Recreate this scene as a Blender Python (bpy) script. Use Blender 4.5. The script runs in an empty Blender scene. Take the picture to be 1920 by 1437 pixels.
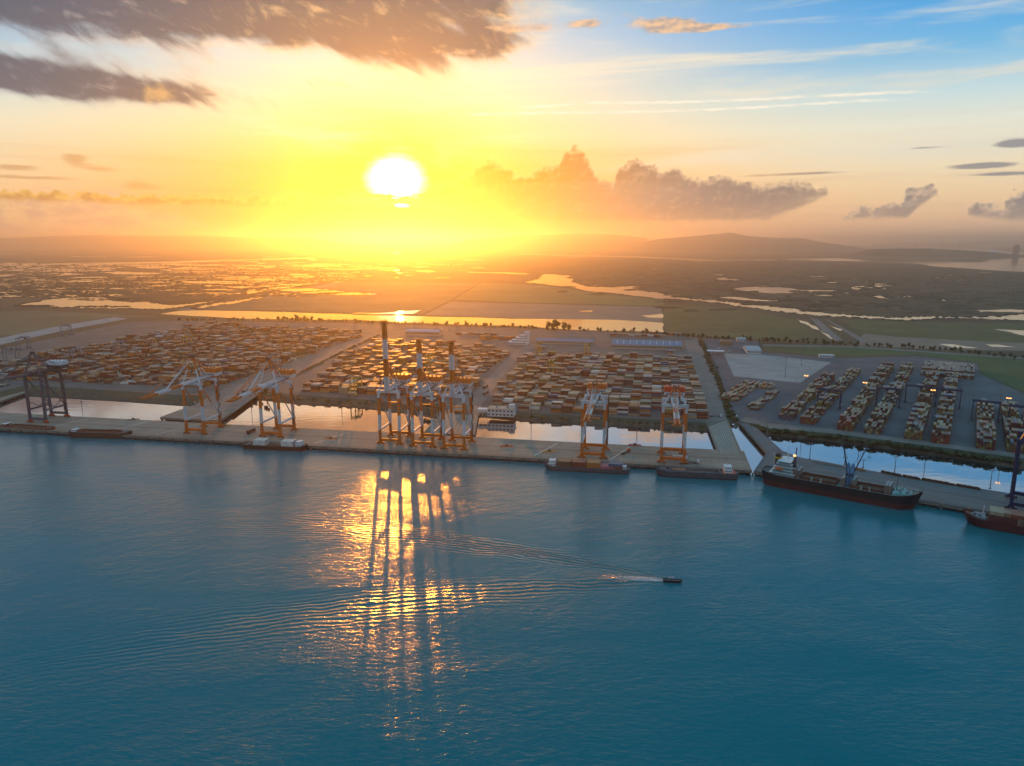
import bpy, math, random
from mathutils import Vector, Matrix, noise as mnoise
RAD = math.radians
scene = bpy.context.scene
COL = scene.collection
random.seed(7)

# ------------------------------------------------------------------ camera
FPX, CAMH, PITCH = 1371.0, 200.0, RAD(11.0)
cam_data = bpy.data.cameras.new("camera")
cam = bpy.data.objects.new("camera", cam_data)
COL.objects.link(cam)
cam_data.sensor_width = 36.0
cam_data.lens = 36.0 * FPX / 1920.0
cam_data.clip_start = 1.0
cam_data.clip_end = 200000.0
cam.location = (0, 0, CAMH)
cam.rotation_euler = (RAD(90) - PITCH, 0, 0)
scene.camera = cam


def ray(u, v):
    x = (u - 960.0) / FPX
    y = -(v - 718.5) / FPX
    return Vector((x, math.cos(PITCH) + y * math.sin(PITCH), -math.sin(PITCH) + y * math.cos(PITCH)))


def G(u, v, z=4.0):
    """point of the level plane z seen in direction (u, v)"""
    d = ray(u, v)
    t = (z - CAMH) / d.z
    return Vector((d.x * t, d.y * t, z))


def AE(u, v):
    """compass azimuth and elevation (degrees) of a direction"""
    d = ray(u, v).normalized()
    return math.degrees(math.atan2(d.x, d.y)), math.degrees(math.asin(d.z))


# ------------------------------------------------------------------ render settings
scene.render.engine = 'CYCLES'
cy = scene.cycles
cy.use_denoising = True
cy.max_bounces = 5
cy.diffuse_bounces = 2
cy.glossy_bounces = 3
cy.transmission_bounces = 2
cy.volume_bounces = 0
cy.transparent_max_bounces = 4
cy.caustics_reflective = False
cy.caustics_refractive = False
cy.sample_clamp_indirect = 4.0
scene.view_settings.view_transform = 'Standard'
scene.view_settings.look = 'None'
scene.view_settings.exposure = 0.2
scene.view_settings.gamma = 1.0

# ------------------------------------------------------------------ sun
SUN_AZ, SUN_EL = AE(742, 338)
sun_data = bpy.data.lights.new("sun", 'SUN')
sun_data.energy = 2.0
sun_data.angle = RAD(0.5)
sun_data.color = (1.0, 0.33, 0.03)
HAZE_DENSITY, HAZE_G = 8.4e-5, 0.85
sun = bpy.data.objects.new("sun", sun_data)
COL.objects.link(sun)
sd = Vector((math.sin(RAD(SUN_AZ)) * math.cos(RAD(SUN_EL)), math.cos(RAD(SUN_AZ)) * math.cos(RAD(SUN_EL)), math.sin(RAD(SUN_EL))))
sun.rotation_euler = sd.to_track_quat('Z', 'Y').to_euler()


# ------------------------------------------------------------------ node helper
class NT:
    def __init__(self, tree):
        self.t = tree
        self.n = tree.nodes
        self.l = tree.links

    def new(self, kind, **kw):
        n = self.n.new(kind)
        for k, v in kw.items():
            setattr(n, k, v)
        return n

    def put(self, sock, val):
        if val is None:
            return
        if isinstance(val, bpy.types.NodeSocket):
            self.l.new(val, sock)
        else:
            sock.default_value = val

    def m(self, op, a, b=None, c=None, clamp=False):
        n = self.new('ShaderNodeMath', operation=op, use_clamp=clamp)
        for i, v in enumerate((a, b, c)):
            self.put(n.inputs[i], v)
        return n.outputs[0]

    def mix(self, f, a, b):
        n = self.new('ShaderNodeMix', data_type='RGBA')
        self.put(n.inputs[0], f)
        for i, v in ((6, a), (7, b)):
            if not isinstance(v, bpy.types.NodeSocket):
                v = (*v, 1.0) if len(v) == 3 else v
            self.put(n.inputs[i], v)
        return n.outputs[2]

    def xyz(self, x, y, z=0.0):
        n = self.new('ShaderNodeCombineXYZ')
        for i, v in enumerate((x, y, z)):
            self.put(n.inputs[i], v)
        return n.outputs[0]

    def noise(self, vec, scale, detail=4.0, rough=0.55, dist=0.0):
        n = self.new('ShaderNodeTexNoise')
        self.put(n.inputs['Vector'], vec)
        n.inputs['Scale'].default_value = scale
        n.inputs['Detail'].default_value = detail
        n.inputs['Roughness'].default_value = rough
        n.inputs['Distortion'].default_value = dist
        return n.outputs['Fac']

    def ramp(self, fac, stops, interp='EASE'):
        n = self.new('ShaderNodeValToRGB')
        r = n.color_ramp
        r.interpolation = interp
        while len(r.elements) > 1:
            r.elements.remove(r.elements[-1])
        r.elements[0].position = stops[0][0]
        r.elements[0].color = (*stops[0][1], 1)
        for p, c in stops[1:]:
            e = r.elements.new(p)
            e.color = (*c, 1)
        self.put(n.inputs[0], fac)
        return n.outputs[0]

    def curve(self, fac, pts):
        """piecewise curve: fac socket -> value, pts in real units"""
        x0, x1 = pts[0][0], pts[-1][0]
        ys = [p[1] for p in pts]
        y0, y1 = min(ys), max(ys) + 1e-6
        f = self.m('MULTIPLY_ADD', fac, 1.0 / (x1 - x0), -x0 / (x1 - x0), clamp=True)
        n = self.new('ShaderNodeFloatCurve')
        c = n.mapping.curves[0]
        c.points[0].location = (0, (pts[0][1] - y0) / (y1 - y0))
        c.points[1].location = (1, (pts[-1][1] - y0) / (y1 - y0))
        for x, y in pts[1:-1]:
            c.points.new((x - x0) / (x1 - x0), (y - y0) / (y1 - y0))
        for p in c.points:
            p.handle_type = 'VECTOR'
        n.mapping.update()
        self.put(n.inputs['Value'], f)
        return self.m('MULTIPLY_ADD', n.outputs[0], y1 - y0, y0)

    def smooth(self, x, lo, hi):
        n = self.new('ShaderNodeMapRange', interpolation_type='SMOOTHSTEP')
        self.put(n.inputs[0], x)
        n.inputs[1].default_value = lo
        n.inputs[2].default_value = hi
        return n.outputs[0]


# ------------------------------------------------------------------ sky
world = bpy.data.worlds.new("World")
scene.world = world
world.use_nodes = True
world.cycles.sampling_method = 'MANUAL'
world.cycles.sample_map_resolution = 1024
W = NT(world.node_tree)
W.n.clear()
wout = W.new('ShaderNodeOutputWorld')
tc = W.new('ShaderNodeTexCoord')
sep = W.new('ShaderNodeSeparateXYZ')
W.l.new(tc.outputs['Generated'], sep.inputs[0])
AZ = W.m('MULTIPLY', W.m('ARCTAN2', sep.outputs[0], sep.outputs[1]), 57.29578)
EL = W.m('MULTIPLY', W.m('ARCSINE', sep.outputs[2]), 57.29578)

elf = W.m('MULTIPLY', EL, 1 / 90.0, clamp=True)
near = W.ramp(elf, [(0, (.70, .22, .01)), (1.5 / 90, (.80, .27, .01)), (3.5 / 90, (.92, .38, .01)), (5.5 / 90, (.96, .52, .06)),
                    (7.5 / 90, (.96, .72, .27)), (9.5 / 90, (.98, .82, .46)), (12 / 90, (.92, .86, .66)), (14 / 90, (.66, .76, .76)), (16.5 / 90, (.34, .60, .74)),
                    (19 / 90, (.50, .56, .50)), (25 / 90, (.42, .48, .42)), (29 / 90, (.14, .38, .46)), (34 / 90, (.012, .28, .42)), (55 / 90, (.03, .40, .62)), (1, (.40, .68, .94))], 'LINEAR')  # warm band above the view added to brighten the sheen on the water
far = W.ramp(elf, [(0, (.84, .54, .38)), (1.2 / 90, (.98, .62, .37)), (3 / 90, (.98, .71, .42)), (5 / 90, (.92, .80, .56)),
                   (7.5 / 90, (.82, .84, .72)), (9.5 / 90, (.54, .74, .80)), (12 / 90, (.13, .48, .80)), (14.5 / 90, (.015, .36, .80)),
                   (18 / 90, (.02, .29, .66)), (30 / 90, (.008, .24, .46)), (55 / 90, (.03, .40, .62)), (1, (.40, .68, .94))], 'LINEAR')
daz = W.m('SUBTRACT', AZ, SUN_AZ)
wn = W.m('POWER', math.exp(-1), W.m('POWER', W.m('ABSOLUTE', W.m('MULTIPLY', daz, 1 / 22.0)), 2.0))
base = W.mix(wn, far, near)
# behind the camera: unseen sky, dim low down, brightened higher up as added fill
back = W.smooth(W.m('ABSOLUTE', daz), 50.0, 130.0)
base = W.mix(back, base, W.ramp(elf, [(0, (.20, .22, .26)), (12 / 90, (.20, .28, .35)), (40 / 90, (.36, .58, .80)), (1, (.40, .68, .94))], 'LINEAR'))
# physical sky underneath
sky = W.new('ShaderNodeTexSky', sky_type='NISHITA', sun_disc=False)
sky.sun_elevation = RAD(SUN_EL)
sky.sun_rotation = RAD(SUN_AZ)
sky.air_density = 1.5
sky.dust_density = 3.0


def blob(u, v, ru, rv):
    a0, e0 = AE(u, v)
    a1, _ = AE(u + ru, v)
    _, e1 = AE(u, v - rv)
    sa, se = abs(a1 - a0), abs(e1 - e0)
    x = W.m('MULTIPLY_ADD', AZ, 1 / sa, -a0 / sa)
    y = W.m('MULTIPLY_ADD', EL, 1 / se, -e0 / se)
    return W.m('POWER', math.exp(-1), W.m('MULTIPLY_ADD', y, y, W.m('MULTIPLY', x, x)))


def blobs(lst):
    s = None
    for it in lst:
        b = blob(*it[:4])
        if len(it) > 4:
            b = W.m('MULTIPLY', b, it[4])
        s = b if s is None else W.m('ADD', s, b)
    return s


# thin cirrus veil over the whole bright part
cir = W.noise(W.xyz(W.m('MULTIPLY_ADD', AZ, .045, W.m('MULTIPLY', EL, .02)), W.m('MULTIPLY', EL, .42), 3.1), 1.0, 5, .6, .4)
base = W.mix(W.m('MULTIPLY', W.smooth(cir, .48, .75), W.m('MULTIPLY', W.smooth(EL, 3.0, 7.0), W.smooth(EL, 26.0, 14.0))), base, W.mix(wn, (.80, .76, .64), (1.0, .90, .66)))
cir2 = W.noise(W.xyz(W.m('MULTIPLY', AZ, .035), W.m('MULTIPLY', EL, .9), 8.7), 1.0, 4, .6, .3)
base = W.mix(W.m('MULTIPLY', W.smooth(cir2, .52, .74), W.m('MULTIPLY', W.smooth(EL, 9.5, 5.5), .45)), base, W.mix(wn, (.66, .48, .33), (.92, .50, .06)))
# glow round the sun
dx = W.m('MULTIPLY', daz, math.cos(RAD(SUN_EL)))
dy = W.m('SUBTRACT', EL, SUN_EL)
sang = W.m('SQRT', W.m('MULTIPLY_ADD', dx, dx, W.m('MULTIPLY', dy, dy)))
g1 = W.m('POWER', math.exp(-1), W.m('POWER', W.m('MULTIPLY', sang, 1 / 5.0), 1.4))
base = W.mix(W.m('MULTIPLY', g1, .85), base, (.95, .50, .0))

# contrails
def trail(pts, width, seed):
    ae = [AE(*p) for p in pts]
    mid = W.curve(AZ, ae)
    wob = W.m('MULTIPLY_ADD', W.noise(W.xyz(AZ, 0.0, seed), 1.4, 4), .22, -.11)
    d = W.m('ABSOLUTE', W.m('ADD', W.m('SUBTRACT', EL, mid), wob))
    s = W.smooth(d, width, width * .2)
    ends = W.m('MULTIPLY', W.smooth(AZ, ae[0][0], ae[0][0] + 3), W.smooth(AZ, ae[-1][0], ae[-1][0] - 4))
    return W.m('MULTIPLY', W.m('MULTIPLY', s, ends), W.smooth(W.noise(W.xyz(AZ, EL, seed + 5), .55, 3), .25, .6))


base = W.mix(W.m('MULTIPLY', trail([(950, 204), (1110, 193), (1270, 192), (1500, 182), (1690, 173), (1790, 173)], .14, 1.5), .85), base, (1., .93, .78))
base = W.mix(W.m('MULTIPLY', trail([(850, 215), (1020, 212), (1300, 207), (1500, 197), (1600, 190), (1740, 185)], .14, 4.5), .85), base, (1., .93, .78))


def layer(base, dens, lit_noise, dark, lit, amount=1.0):
    c = W.mix(lit_noise, dark, lit)
    if amount != 1.0:
        dens = W.m('MULTIPLY', dens, amount)
    return W.mix(dens, base, c)


# A: dark cloud bank, upper left
su = W.m('MULTIPLY_ADD', EL, .75, AZ)          # sheared so the streaks run down to the right
vv = W.m('MULTIPLY_ADD', AZ, .12, EL)
def nA(du=0.0, dv=0.0):
    a = W.noise(W.xyz(W.m('MULTIPLY_ADD', su, .22, du), W.m('MULTIPLY_ADD', vv, .38, dv), 1.7), 1.0, 3, .55, .5)
    b = W.noise(W.xyz(W.m('MULTIPLY_ADD', su, .58, du * 3), W.m('MULTIPLY_ADD', vv, .74, dv * 1.5), 4.9), 1.0, 8, .62, .45)
    return W.m('MULTIPLY_ADD', a, .58, W.m('MULTIPLY', b, .42))
a1 = nA()
a2 = nA(.05, -.12)
sumA = blobs([(60, 5, 330, 52, 1.2), (430, 25, 300, 62, 1.3), (680, 60, 170, 62, 1.0), (840, 85, 140, 42, .8), (950, 80, 70, 32, .5), (620, -30, 420, 46, 1.2), (-60, -60, 900, 60, 1.0),
              (-20, 128, 190, 50, 1.3), (170, 160, 170, 34, 1.3), (330, 178, 120, 24, 1.0)])
bigA = W.noise(W.xyz(W.m('MULTIPLY', su, .07), W.m('MULTIPLY', vv, .25), 5.2), 1.0, 3, .5)
dA = W.smooth(W.m('ADD', W.m('MULTIPLY_ADD', a1, 3.4, W.m('MULTIPLY', sumA, .85)), W.m('MULTIPLY', bigA, 1.1)), 2.36, 3.40)
litA = W.smooth(W.m('MULTIPLY_ADD', W.m('SUBTRACT', a1, a2), 3.2, W.m('MULTIPLY_ADD', dA, -.95, 1.08)), .12, .85)
dA = W.m('MULTIPLY', dA, W.smooth(AZ, 5.0, -1.0))
sidew = W.smooth(AZ, -33.0, -14.0)
baseA = layer(base, dA, litA, W.mix(sidew, (.045, .075, .135), (.080, .085, .105)), W.mix(sidew, (.42, .44, .48), (.95, .60, .28)), .96)
# small puff cloud lit orange in front of the bank
pf = W.m('ADD', blob(297, 178, 34, 20), W.m('MULTIPLY', W.m('SUBTRACT', W.noise(W.xyz(AZ, EL, 2.2), 1.5, 5), .5), 1.1))
base = W.mix(W.m('MULTIPLY', W.smooth(pf, .30, .95), .7), baseA, (.85, .50, .20))

# B: ragged orange cloud streaks, top centre
nb = W.noise(W.xyz(W.m('MULTIPLY', AZ, .5), W.m('MULTIPLY', EL, 1.3), 9.1), 1.0, 7, .62, .3)
nb2 = W.noise(W.xyz(W.m('MULTIPLY_ADD', AZ, .5, .12), W.m('MULTIPLY_ADD', EL, 1.3, -.25), 9.1), 1.0, 7, .62, .3)
sB = blobs([(1255, 48, 62, 15, 1.3), (1340, 52, 80, 9, 1.1), (1100, 44, 34, 11, .9), (1010, 52, 60, 14, .6), (880, 98, 90, 15, .8), (950, 55, 50, 22, .7), (1190, 38, 110, 26, .45)])
dB = W.smooth(W.m('MULTIPLY_ADD', nb, 1.7, sB), 1.36, 1.95)
litB = W.smooth(W.m('MULTIPLY_ADD', W.m('SUBTRACT', nb, nb2), 3.0, .55), .2, .9)
base = layer(base, dB, litB, (.42, .33, .29), (.90, .56, .30), .9)

# F: flat grey streaks
nf = W.noise(W.xyz(W.m('MULTIPLY', AZ, .30), W.m('MULTIPLY', EL, 2.6), 4.4), 1.0, 5, .6, .2)
sF = blobs([(1905, 268, 46, 11, 1.3), (1845, 311, 85, 7, 1.3), (1880, 326, 100, 5, 1.0), (1740, 277, 60, 3, .8), (1520, 325, 90, 4, .9), (1420, 330, 60, 4, .6),
            (30, 314, 70, 8, 1.1), (45, 333, 110, 5, 1.0), (140, 300, 34, 14, 1.0), (190, 318, 40, 9, .7), (258, 346, 42, 13, .9), (430, 358, 130, 7, .8), (560, 362, 80, 4, .6), (620, 300, 110, 9, .6), (690, 288, 90, 7, .6)])
dF = W.smooth(W.m('MULTIPLY_ADD', nf, 1.1, sF), .95, 1.5)
base = W.mix(W.m('MULTIPLY', dF, .85), base, W.mix(wn, W.mix(W.smooth(AZ, 14., 24.), (.55, .34, .22), (.18, .21, .27)), (.84, .44, .09)))


# D: cumulus row along the horizon: puffy tops over a hazy base
def cumulus(base, prof, bot, seed, grey, warm, lit, amp=.85, w0=0.):
    ae = [AE(*p) for p in prof]
    bo = [AE(*p) for p in bot]
    top = W.curve(AZ, ae)
    low = W.curve(AZ, bo)
    # rounded cauliflower heads from smooth Voronoi cells over noise
    vo = W.new('ShaderNodeTexVoronoi', voronoi_dimensions='2D', feature='SMOOTH_F1')
    wob = W.noise(W.xyz(AZ, EL, seed), .8, 4)
    W.put(vo.inputs['Vector'], W.xyz(W.m('MULTIPLY_ADD', wob, .5, AZ), W.m('MULTIPLY_ADD', wob, .4, EL), 0))
    vo.inputs['Scale'].default_value = 1.05
    vo.inputs['Smoothness'].default_value = .25
    vo2 = W.new('ShaderNodeTexVoronoi', voronoi_dimensions='2D', feature='SMOOTH_F1')
    W.put(vo2.inputs['Vector'], W.xyz(W.m('MULTIPLY_ADD', wob, .3, AZ), W.m('MULTIPLY_ADD', wob, .3, EL), 0))
    vo2.inputs['Scale'].default_value = 2.9
    vo2.inputs['Smoothness'].default_value = .2
    n1 = W.noise(W.xyz(AZ, W.m('MULTIPLY', EL, 1.2), seed), .95, 7, .60, .2)
    n2 = W.noise(W.xyz(W.m('ADD', AZ, .22), W.m('MULTIPLY_ADD', EL, 1.2, -.26), seed), .95, 7, .60, .2)
    puff = W.m('ADD', W.m('MULTIPLY_ADD', vo.outputs['Distance'], -.75 * amp, .32 * amp), W.m('MULTIPLY_ADD', vo2.outputs['Distance'], -.5 * amp, .12 * amp))
    h = W.m('ADD', W.m('SUBTRACT', top, EL), W.m('ADD', puff, W.m('MULTIPLY_ADD', n1, .75 * amp, -.30 * amp)))
    rise = W.m('SUBTRACT', EL, low)
    edge = W.m('ADD', rise, W.m('MULTIPLY_ADD', n1, .5, -.25))
    dens = W.m('MULTIPLY', W.smooth(h, 0.0, .16), W.smooth(edge, -.10, .35))
    thick = W.smooth(h, 0.0, .75)
    lf = W.smooth(W.m('MULTIPLY_ADD', W.m('SUBTRACT', n2, n1), 1.5, W.m('MULTIPLY_ADD', thick, -.55, .75)), .12, .95)
    lf2 = lf
    body = W.mix(W.smooth(AZ, w0, w0 + 15.), warm, grey)
    # lower part sinks into the warm haze
    body = W.mix(W.m('MULTIPLY', W.smooth(rise, 1.8, .0), .28), body, W.mix(wn, (.74, .50, .32), (.95, .50, .10)))
    colr = W.mix(W.m('MULTIPLY', lf2, .8), body, lit)
    return W.mix(W.m('MULTIPLY', dens, .96), base, colr)


litc = W.mix(W.smooth(AZ, -6., 12.), (1.0, .62, .13), (.92, .66, .40))
base = cumulus(base, [(780, 372), (800, 350), (850, 338), (880, 322), (905, 301), (930, 300), (950, 312), (985, 332), (1003, 318), (1050, 303), (1062, 280), (1082, 273), (1104, 296), (1118, 333),
                      (1150, 338), (1160, 312), (1195, 296), (1228, 312), (1245, 320), (1266, 304), (1288, 333), (1320, 336), (1360, 324), (1400, 340), (1440, 345), (1485, 336), (1510, 345), (1552, 350), (1575, 425), (1600, 430)],
               [(780, 392), (900, 412), (1050, 416), (1200, 418), (1350, 417), (1440, 414), (1500, 392), (1560, 365), (1600, 360)], 3.3, (.19, .18, .19), (.45, .19, .02), litc, .60, 0.)
base = cumulus(base, [(1540, 430), (1580, 404), (1600, 390), (1650, 388), (1690, 375), (1700, 356), (1735, 345), (1757, 352), (1775, 420), (1800, 430), (1818, 392), (1835, 368), (1855, 385), (1880, 390), (1900, 360), (1930, 350), (2010, 340)],
               [(1540, 414), (1700, 412), (1720, 392), (1755, 366), (1790, 402), (1840, 412), (1900, 415), (2010, 416)], 6.1, (.20, .20, .22), (.45, .32, .22), (.86, .62, .42), .9, 10.)
# long smooth shelf cloud in front of the cumulus
shelf = W.m('ADD', blobs([(1060, 356, 180, 14, 1.0), (1000, 385, 190, 30, .9), (1180, 372, 140, 30, .75)]), W.m('MULTIPLY_ADD', cir2, .5, -.25))
base = W.mix(W.m('MULTIPLY', W.smooth(shelf, .30, .95), .35), base, W.mix(W.smooth(AZ, -3., 12.), (.70, .34, .08), (.42, .33, .28)))
# G: pale bank over the hills at the left
ng = W.noise(W.xyz(W.m('MULTIPLY', AZ, .7), W.m('MULTIPLY', EL, 1.5), 7.7), 1.0, 7, .6, .2)
topG = W.curve(AZ, [AE(*p) for p in [(-120, 360), (30, 372), (65, 368), (90, 378), (150, 372), (180, 376), (230, 390), (330, 400), (430, 425), (520, 440)]])
dG = W.smooth(W.m('ADD', W.m('SUBTRACT', topG, EL), W.m('MULTIPLY_ADD', ng, 1.1, -.55)), .0, .30)
dG = W.m('MULTIPLY', dG, W.smooth(AZ, -19., -27.))
base = W.mix(W.m('MULTIPLY', dG, .8), base, W.mix(W.smooth(ng, .4, .62), (.62, .40, .27), (.90, .58, .28)))
# clouds drawn across the lower rim of the sun
ns = W.noise(W.xyz(W.m('MULTIPLY', AZ, .8), W.m('MULTIPLY', EL, 2.6), 2.9), 1.0, 6, .62, .3)
below = W.smooth(W.m('MULTIPLY_ADD', ns, 3.4, EL), AE(742, 366)[1] + 1.55, AE(742, 366)[1] + 1.85)
disc = W.m('SQRT', W.m('MULTIPLY_ADD', W.m('MULTIPLY', dx, .80), W.m('MULTIPLY', dx, .80), W.m('MULTIPLY', dy, dy)))
disc = W.m('ADD', disc, W.m('MULTIPLY_ADD', ns, .7, -.35))
core = W.m('MULTIPLY', W.smooth(disc, 2.15, .95), below)
spark = W.m('MULTIPLY', W.smooth(W.m('MULTIPLY_ADD', ns, 1.0, blob(752, 386, 26, 6)), 1.05, 1.45), 1.0)
flare = W.smooth(W.m('MULTIPLY_ADD', ns, .9, blob(748, 279, 50, 5)), .95, 1.4)
core = W.m('ADD', core, W.m('ADD', spark, W.m('MULTIPLY', flare, .06)))
add = W.new('ShaderNodeMix', data_type='RGBA', blend_type='ADD')
add.inputs[0].default_value = 1.0
W.l.new(base, add.inputs[6])
glowc = W.new('ShaderNodeMix', data_type='RGBA')
W.l.new(core, glowc.inputs[0])
glowc.clamp_factor = False
glowc.inputs[6].default_value = (0, 0, 0, 1)
glowc.inputs[7].default_value = (3.0, 2.7, 1.9, 1)
W.l.new(glowc.outputs[2], add.inputs[7])
bg1 = W.new('ShaderNodeBackground')
W.l.new(add.outputs[2], bg1.inputs[0])
bg1.inputs[1].default_value = 0.85
bg2 = W.new('ShaderNodeBackground')
W.l.new(W.mix(1.0, (0, 0, 0), W.mix(.8, sky.outputs[0], (0, 0, 0))), bg2.inputs[0])
bg2.inputs[1].default_value = 0.05
ash = W.new('ShaderNodeAddShader')
W.l.new(bg1.outputs[0], ash.inputs[0])
W.l.new(bg2.outputs[0], ash.inputs[1])
W.l.new(ash.outputs[0], wout.inputs[0])

# ------------------------------------------------------------------ materials
MATS = {}


def mat(name, col, rough=.6, var=.18, scale=.25, metal=0.0, emit=None, spec=.5, streak=None, joints=None):
    """plain painted or natural surface with worn, uneven colour"""
    if name in MATS:
        return MATS[name]
    m = bpy.data.materials.new(name)
    m.use_nodes = True
    T = NT(m.node_tree)
    b = T.n['Principled BSDF']
    b.inputs['Roughness'].default_value = rough
    b.inputs['Metallic'].default_value = metal
    b.inputs['Specular IOR Level'].default_value = spec
    geo = T.new('ShaderNodeNewGeometry')
    n = T.noise(geo.outputs['Position'], scale, 5, .6)
    f = T.smooth(n, .32, .68)
    c = T.mix(f, tuple(x * (1 - var) for x in col), tuple(min(1, x * (1 + var)) for x in col))
    if joints:
        mp = T.new('ShaderNodeMapping')
        mp.inputs['Rotation'].default_value = (0, 0, joints[1])
        T.l.new(geo.outputs['Position'], mp.inputs[0])
        br = T.new('ShaderNodeTexBrick', offset=0.0)
        T.l.new(mp.outputs[0], br.inputs[0])
        br.inputs['Color1'].default_value = (.86, .86, .86, 1)
        br.inputs['Color2'].default_value = (1.1, 1.1, 1.1, 1)
        br.inputs['Mortar'].default_value = (.62, .62, .62, 1)
        br.inputs['Scale'].default_value = 1.0
        br.inputs['Mortar Size'].default_value = .35
        br.inputs['Brick Width'].default_value = joints[0]
        br.inputs['Row Height'].default_value = joints[0]
        mx = T.new('ShaderNodeMix', data_type='RGBA', blend_type='MULTIPLY')
        mx.inputs[0].default_value = .75
        T.l.new(c, mx.inputs[6])
        T.l.new(br.outputs[0], mx.inputs[7])
        c = mx.outputs[2]
        # tyre marks and drips drawn out along the traffic
        sx = T.new('ShaderNodeMapping')
        sx.inputs['Rotation'].default_value = (0, 0, joints[1])
        sx.inputs['Scale'].default_value = (.012, .55, 1)
        T.l.new(geo.outputs['Position'], sx.inputs[0])
        n3 = T.noise(sx.outputs[0], 1.0, 5, .65)
        c = T.mix(T.m('MULTIPLY', T.smooth(n3, .52, .70), .45), c, tuple(x * .5 for x in col))
    if streak:
        n2 = T.noise(geo.outputs['Position'], streak[0], 6, .65)
        c = T.mix(T.m('MULTIPLY', T.smooth(n2, .54, .72), streak[2]), c, streak[1])
    T.l.new(c, b.inputs['Base Color'])
    if emit:
        b.inputs['Emission Color'].default_value = (*emit[0], 1)
        b.inputs['Emission Strength'].default_value = emit[1]
    MATS[name] = m
    return m


ORANGE = mat('crane_orange', (.62, .14, .018), .45, .12, .3, streak=(.5, (.30, .10, .04), .5))
WHITE = mat('crane_white', (.60, .60, .62), .45, .08, .3, streak=(.5, (.45, .38, .32), .45))
REDBOX = mat('crane_red', (.60, .07, .02), .5, .12)
YELLOW = mat('machine_yellow', (.55, .32, .03), .5)
DARK = mat('dark_steel', (.035, .035, .04), .55)
GREY = mat('grey_steel', (.20, .21, .23), .5)
NAVY = mat('navy_paint', (.010, .024, .075), .45)
SLATE = mat('slate_paint', (.075, .085, .11), .5)
RUBBER = mat('rubber', (.02, .02, .02), .8)
GLASS = mat('window_glass', (.03, .045, .06), .1, .1)
CONC = mat('quay_concrete', (.24, .190, .145), .75, .14, .03, joints=(14.0, .192), streak=(.12, (.16, .14, .125), .55))
PALE = mat('pale_concrete', (.30, .28, .265), .8, .10, .02, joints=(16.0, .55), streak=(.05, (.19, .18, .17), .6))
ASPH = mat('yard_asphalt', (.120, .102, .088), .8, .2, .02, joints=(30.0, .192), streak=(.06, (.085, .08, .08), .6))
ROADM = mat('road_concrete', (.17, .148, .128), .75, .12, .05, joints=(12.0, .192), streak=(.1, (.15, .14, .135), .5))
BANK = mat('bank_earth', (.075, .065, .042), .9, .3, .15, streak=(.2, (.05, .065, .022), .8))
GRASS = mat('grass_green', (.062, .082, .020), .9, .25, .012, streak=(.04, (.095, .088, .034), .6))
FIELD = mat('dry_field', (.115, .105, .050), .9, .22, .004, streak=(.012, (.075, .085, .030), .6))
EARTH = mat('bare_earth', (.20, .155, .11), .9, .15, .006, streak=(.02, (.13, .11, .075), .6))
MARSH = mat('marsh_ground', (.040, .047, .022), .95, .3, .002, streak=(.009, (.062, .060, .028), .7))
HILL = mat('hill_forest', (.035, .045, .022), .95, .3, .003)
LEAF = [mat('leaf_%s' % n, c, .7, .35, .35) for n, c in (('olive', (.055, .075, .018)), ('deep', (.032, .055, .016)), ('pale', (.085, .095, .028)))]
BARK = mat('bark', (.085, .06, .042), .9)
PAINT = mat('line_paint', (.62, .58, .48), .6)
LAMP = mat('lit_lamp', (.9, .6, .3), .4, emit=((1.0, .42, .10), 3.5))
MASTG = mat('mast_steel', (.16, .17, .18), .5)
BLUEROOF = mat('blue_roof', (.16, .19, .28), .5, .1, .3)
LILAC = mat('lilac_roof', (.42, .40, .50), .55, .08)
WALLB = mat('beige_wall', (.46, .38, .28), .8, .08)
WALLW = mat('white_wall', (.66, .63, .60), .7, .06, streak=(.4, (.45, .41, .36), .4))
ROOFR = mat('rust_roof', (.36, .15, .07), .7)
HULLB = mat('hull_black', (.009, .011, .015), .4, .2, streak=(.3, (.05, .03, .02), .4))
HULLR = mat('hull_oxide_red', (.075, .015, .017), .55, .2, .2, streak=(.35, (.09, .035, .03), .6))
HULLG = mat('hull_grey', (.065, .072, .085), .5, .2, streak=(.3, (.14, .08, .05), .5))
DECKR = mat('deck_red', (.24, .075, .04), .7, .2, .3, streak=(.4, (.12, .06, .04), .6))
TEAL = mat('teal_paint', (.20, .42, .40), .5, .1)
SHIPW = mat('ship_white', (.62, .68, .66), .45, .07, streak=(.6, (.40, .36, .30), .4))
HOLD = mat('hold_rust', (.10, .045, .025), .8, .3, .4)
LIFEB = mat('lifeboat_orange', (.65, .12, .03), .4)
PUMP = mat('deck_crane_blue', (.10, .24, .42), .45, .12)

CONT = {
    'rust red': (.22, .055, .030), 'maroon': (.115, .028, .026), 'brown': (.15, .075, .040), 'tan': (.36, .27, .17), 'olive yellow': (.22, .15, .045),
    'slate blue': (.075, .12, .19), 'grey': (.26, .26, .255), 'dark grey': (.085, .085, .09), 'white': (.62, .60, .56), 'green': (.075, .15, .085),
    'orange': (.45, .15, .035), 'pink': (.48, .12, .17), 'sky blue': (.12, .32, .48)}
CM = {k: mat('container_' + k.replace(' ', '_'), v, .48, .16, .35, streak=(.5, tuple(.5 * x + .06 for x in v), .55)) for k, v in CONT.items()}
ROOFM = {k: mat('sunlit_faded_roof_' + k.replace(' ', '_'), tuple(.74 * a + .26 * b for a, b in zip(v, (.47, .34, .23))), .5, .14, .35, streak=(.5, (.20, .15, .12), .4)) for k, v in CONT.items()}  # paler roof tops: sunlit look put into the colour, with some paint fade
CN = list(CONT)
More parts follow.
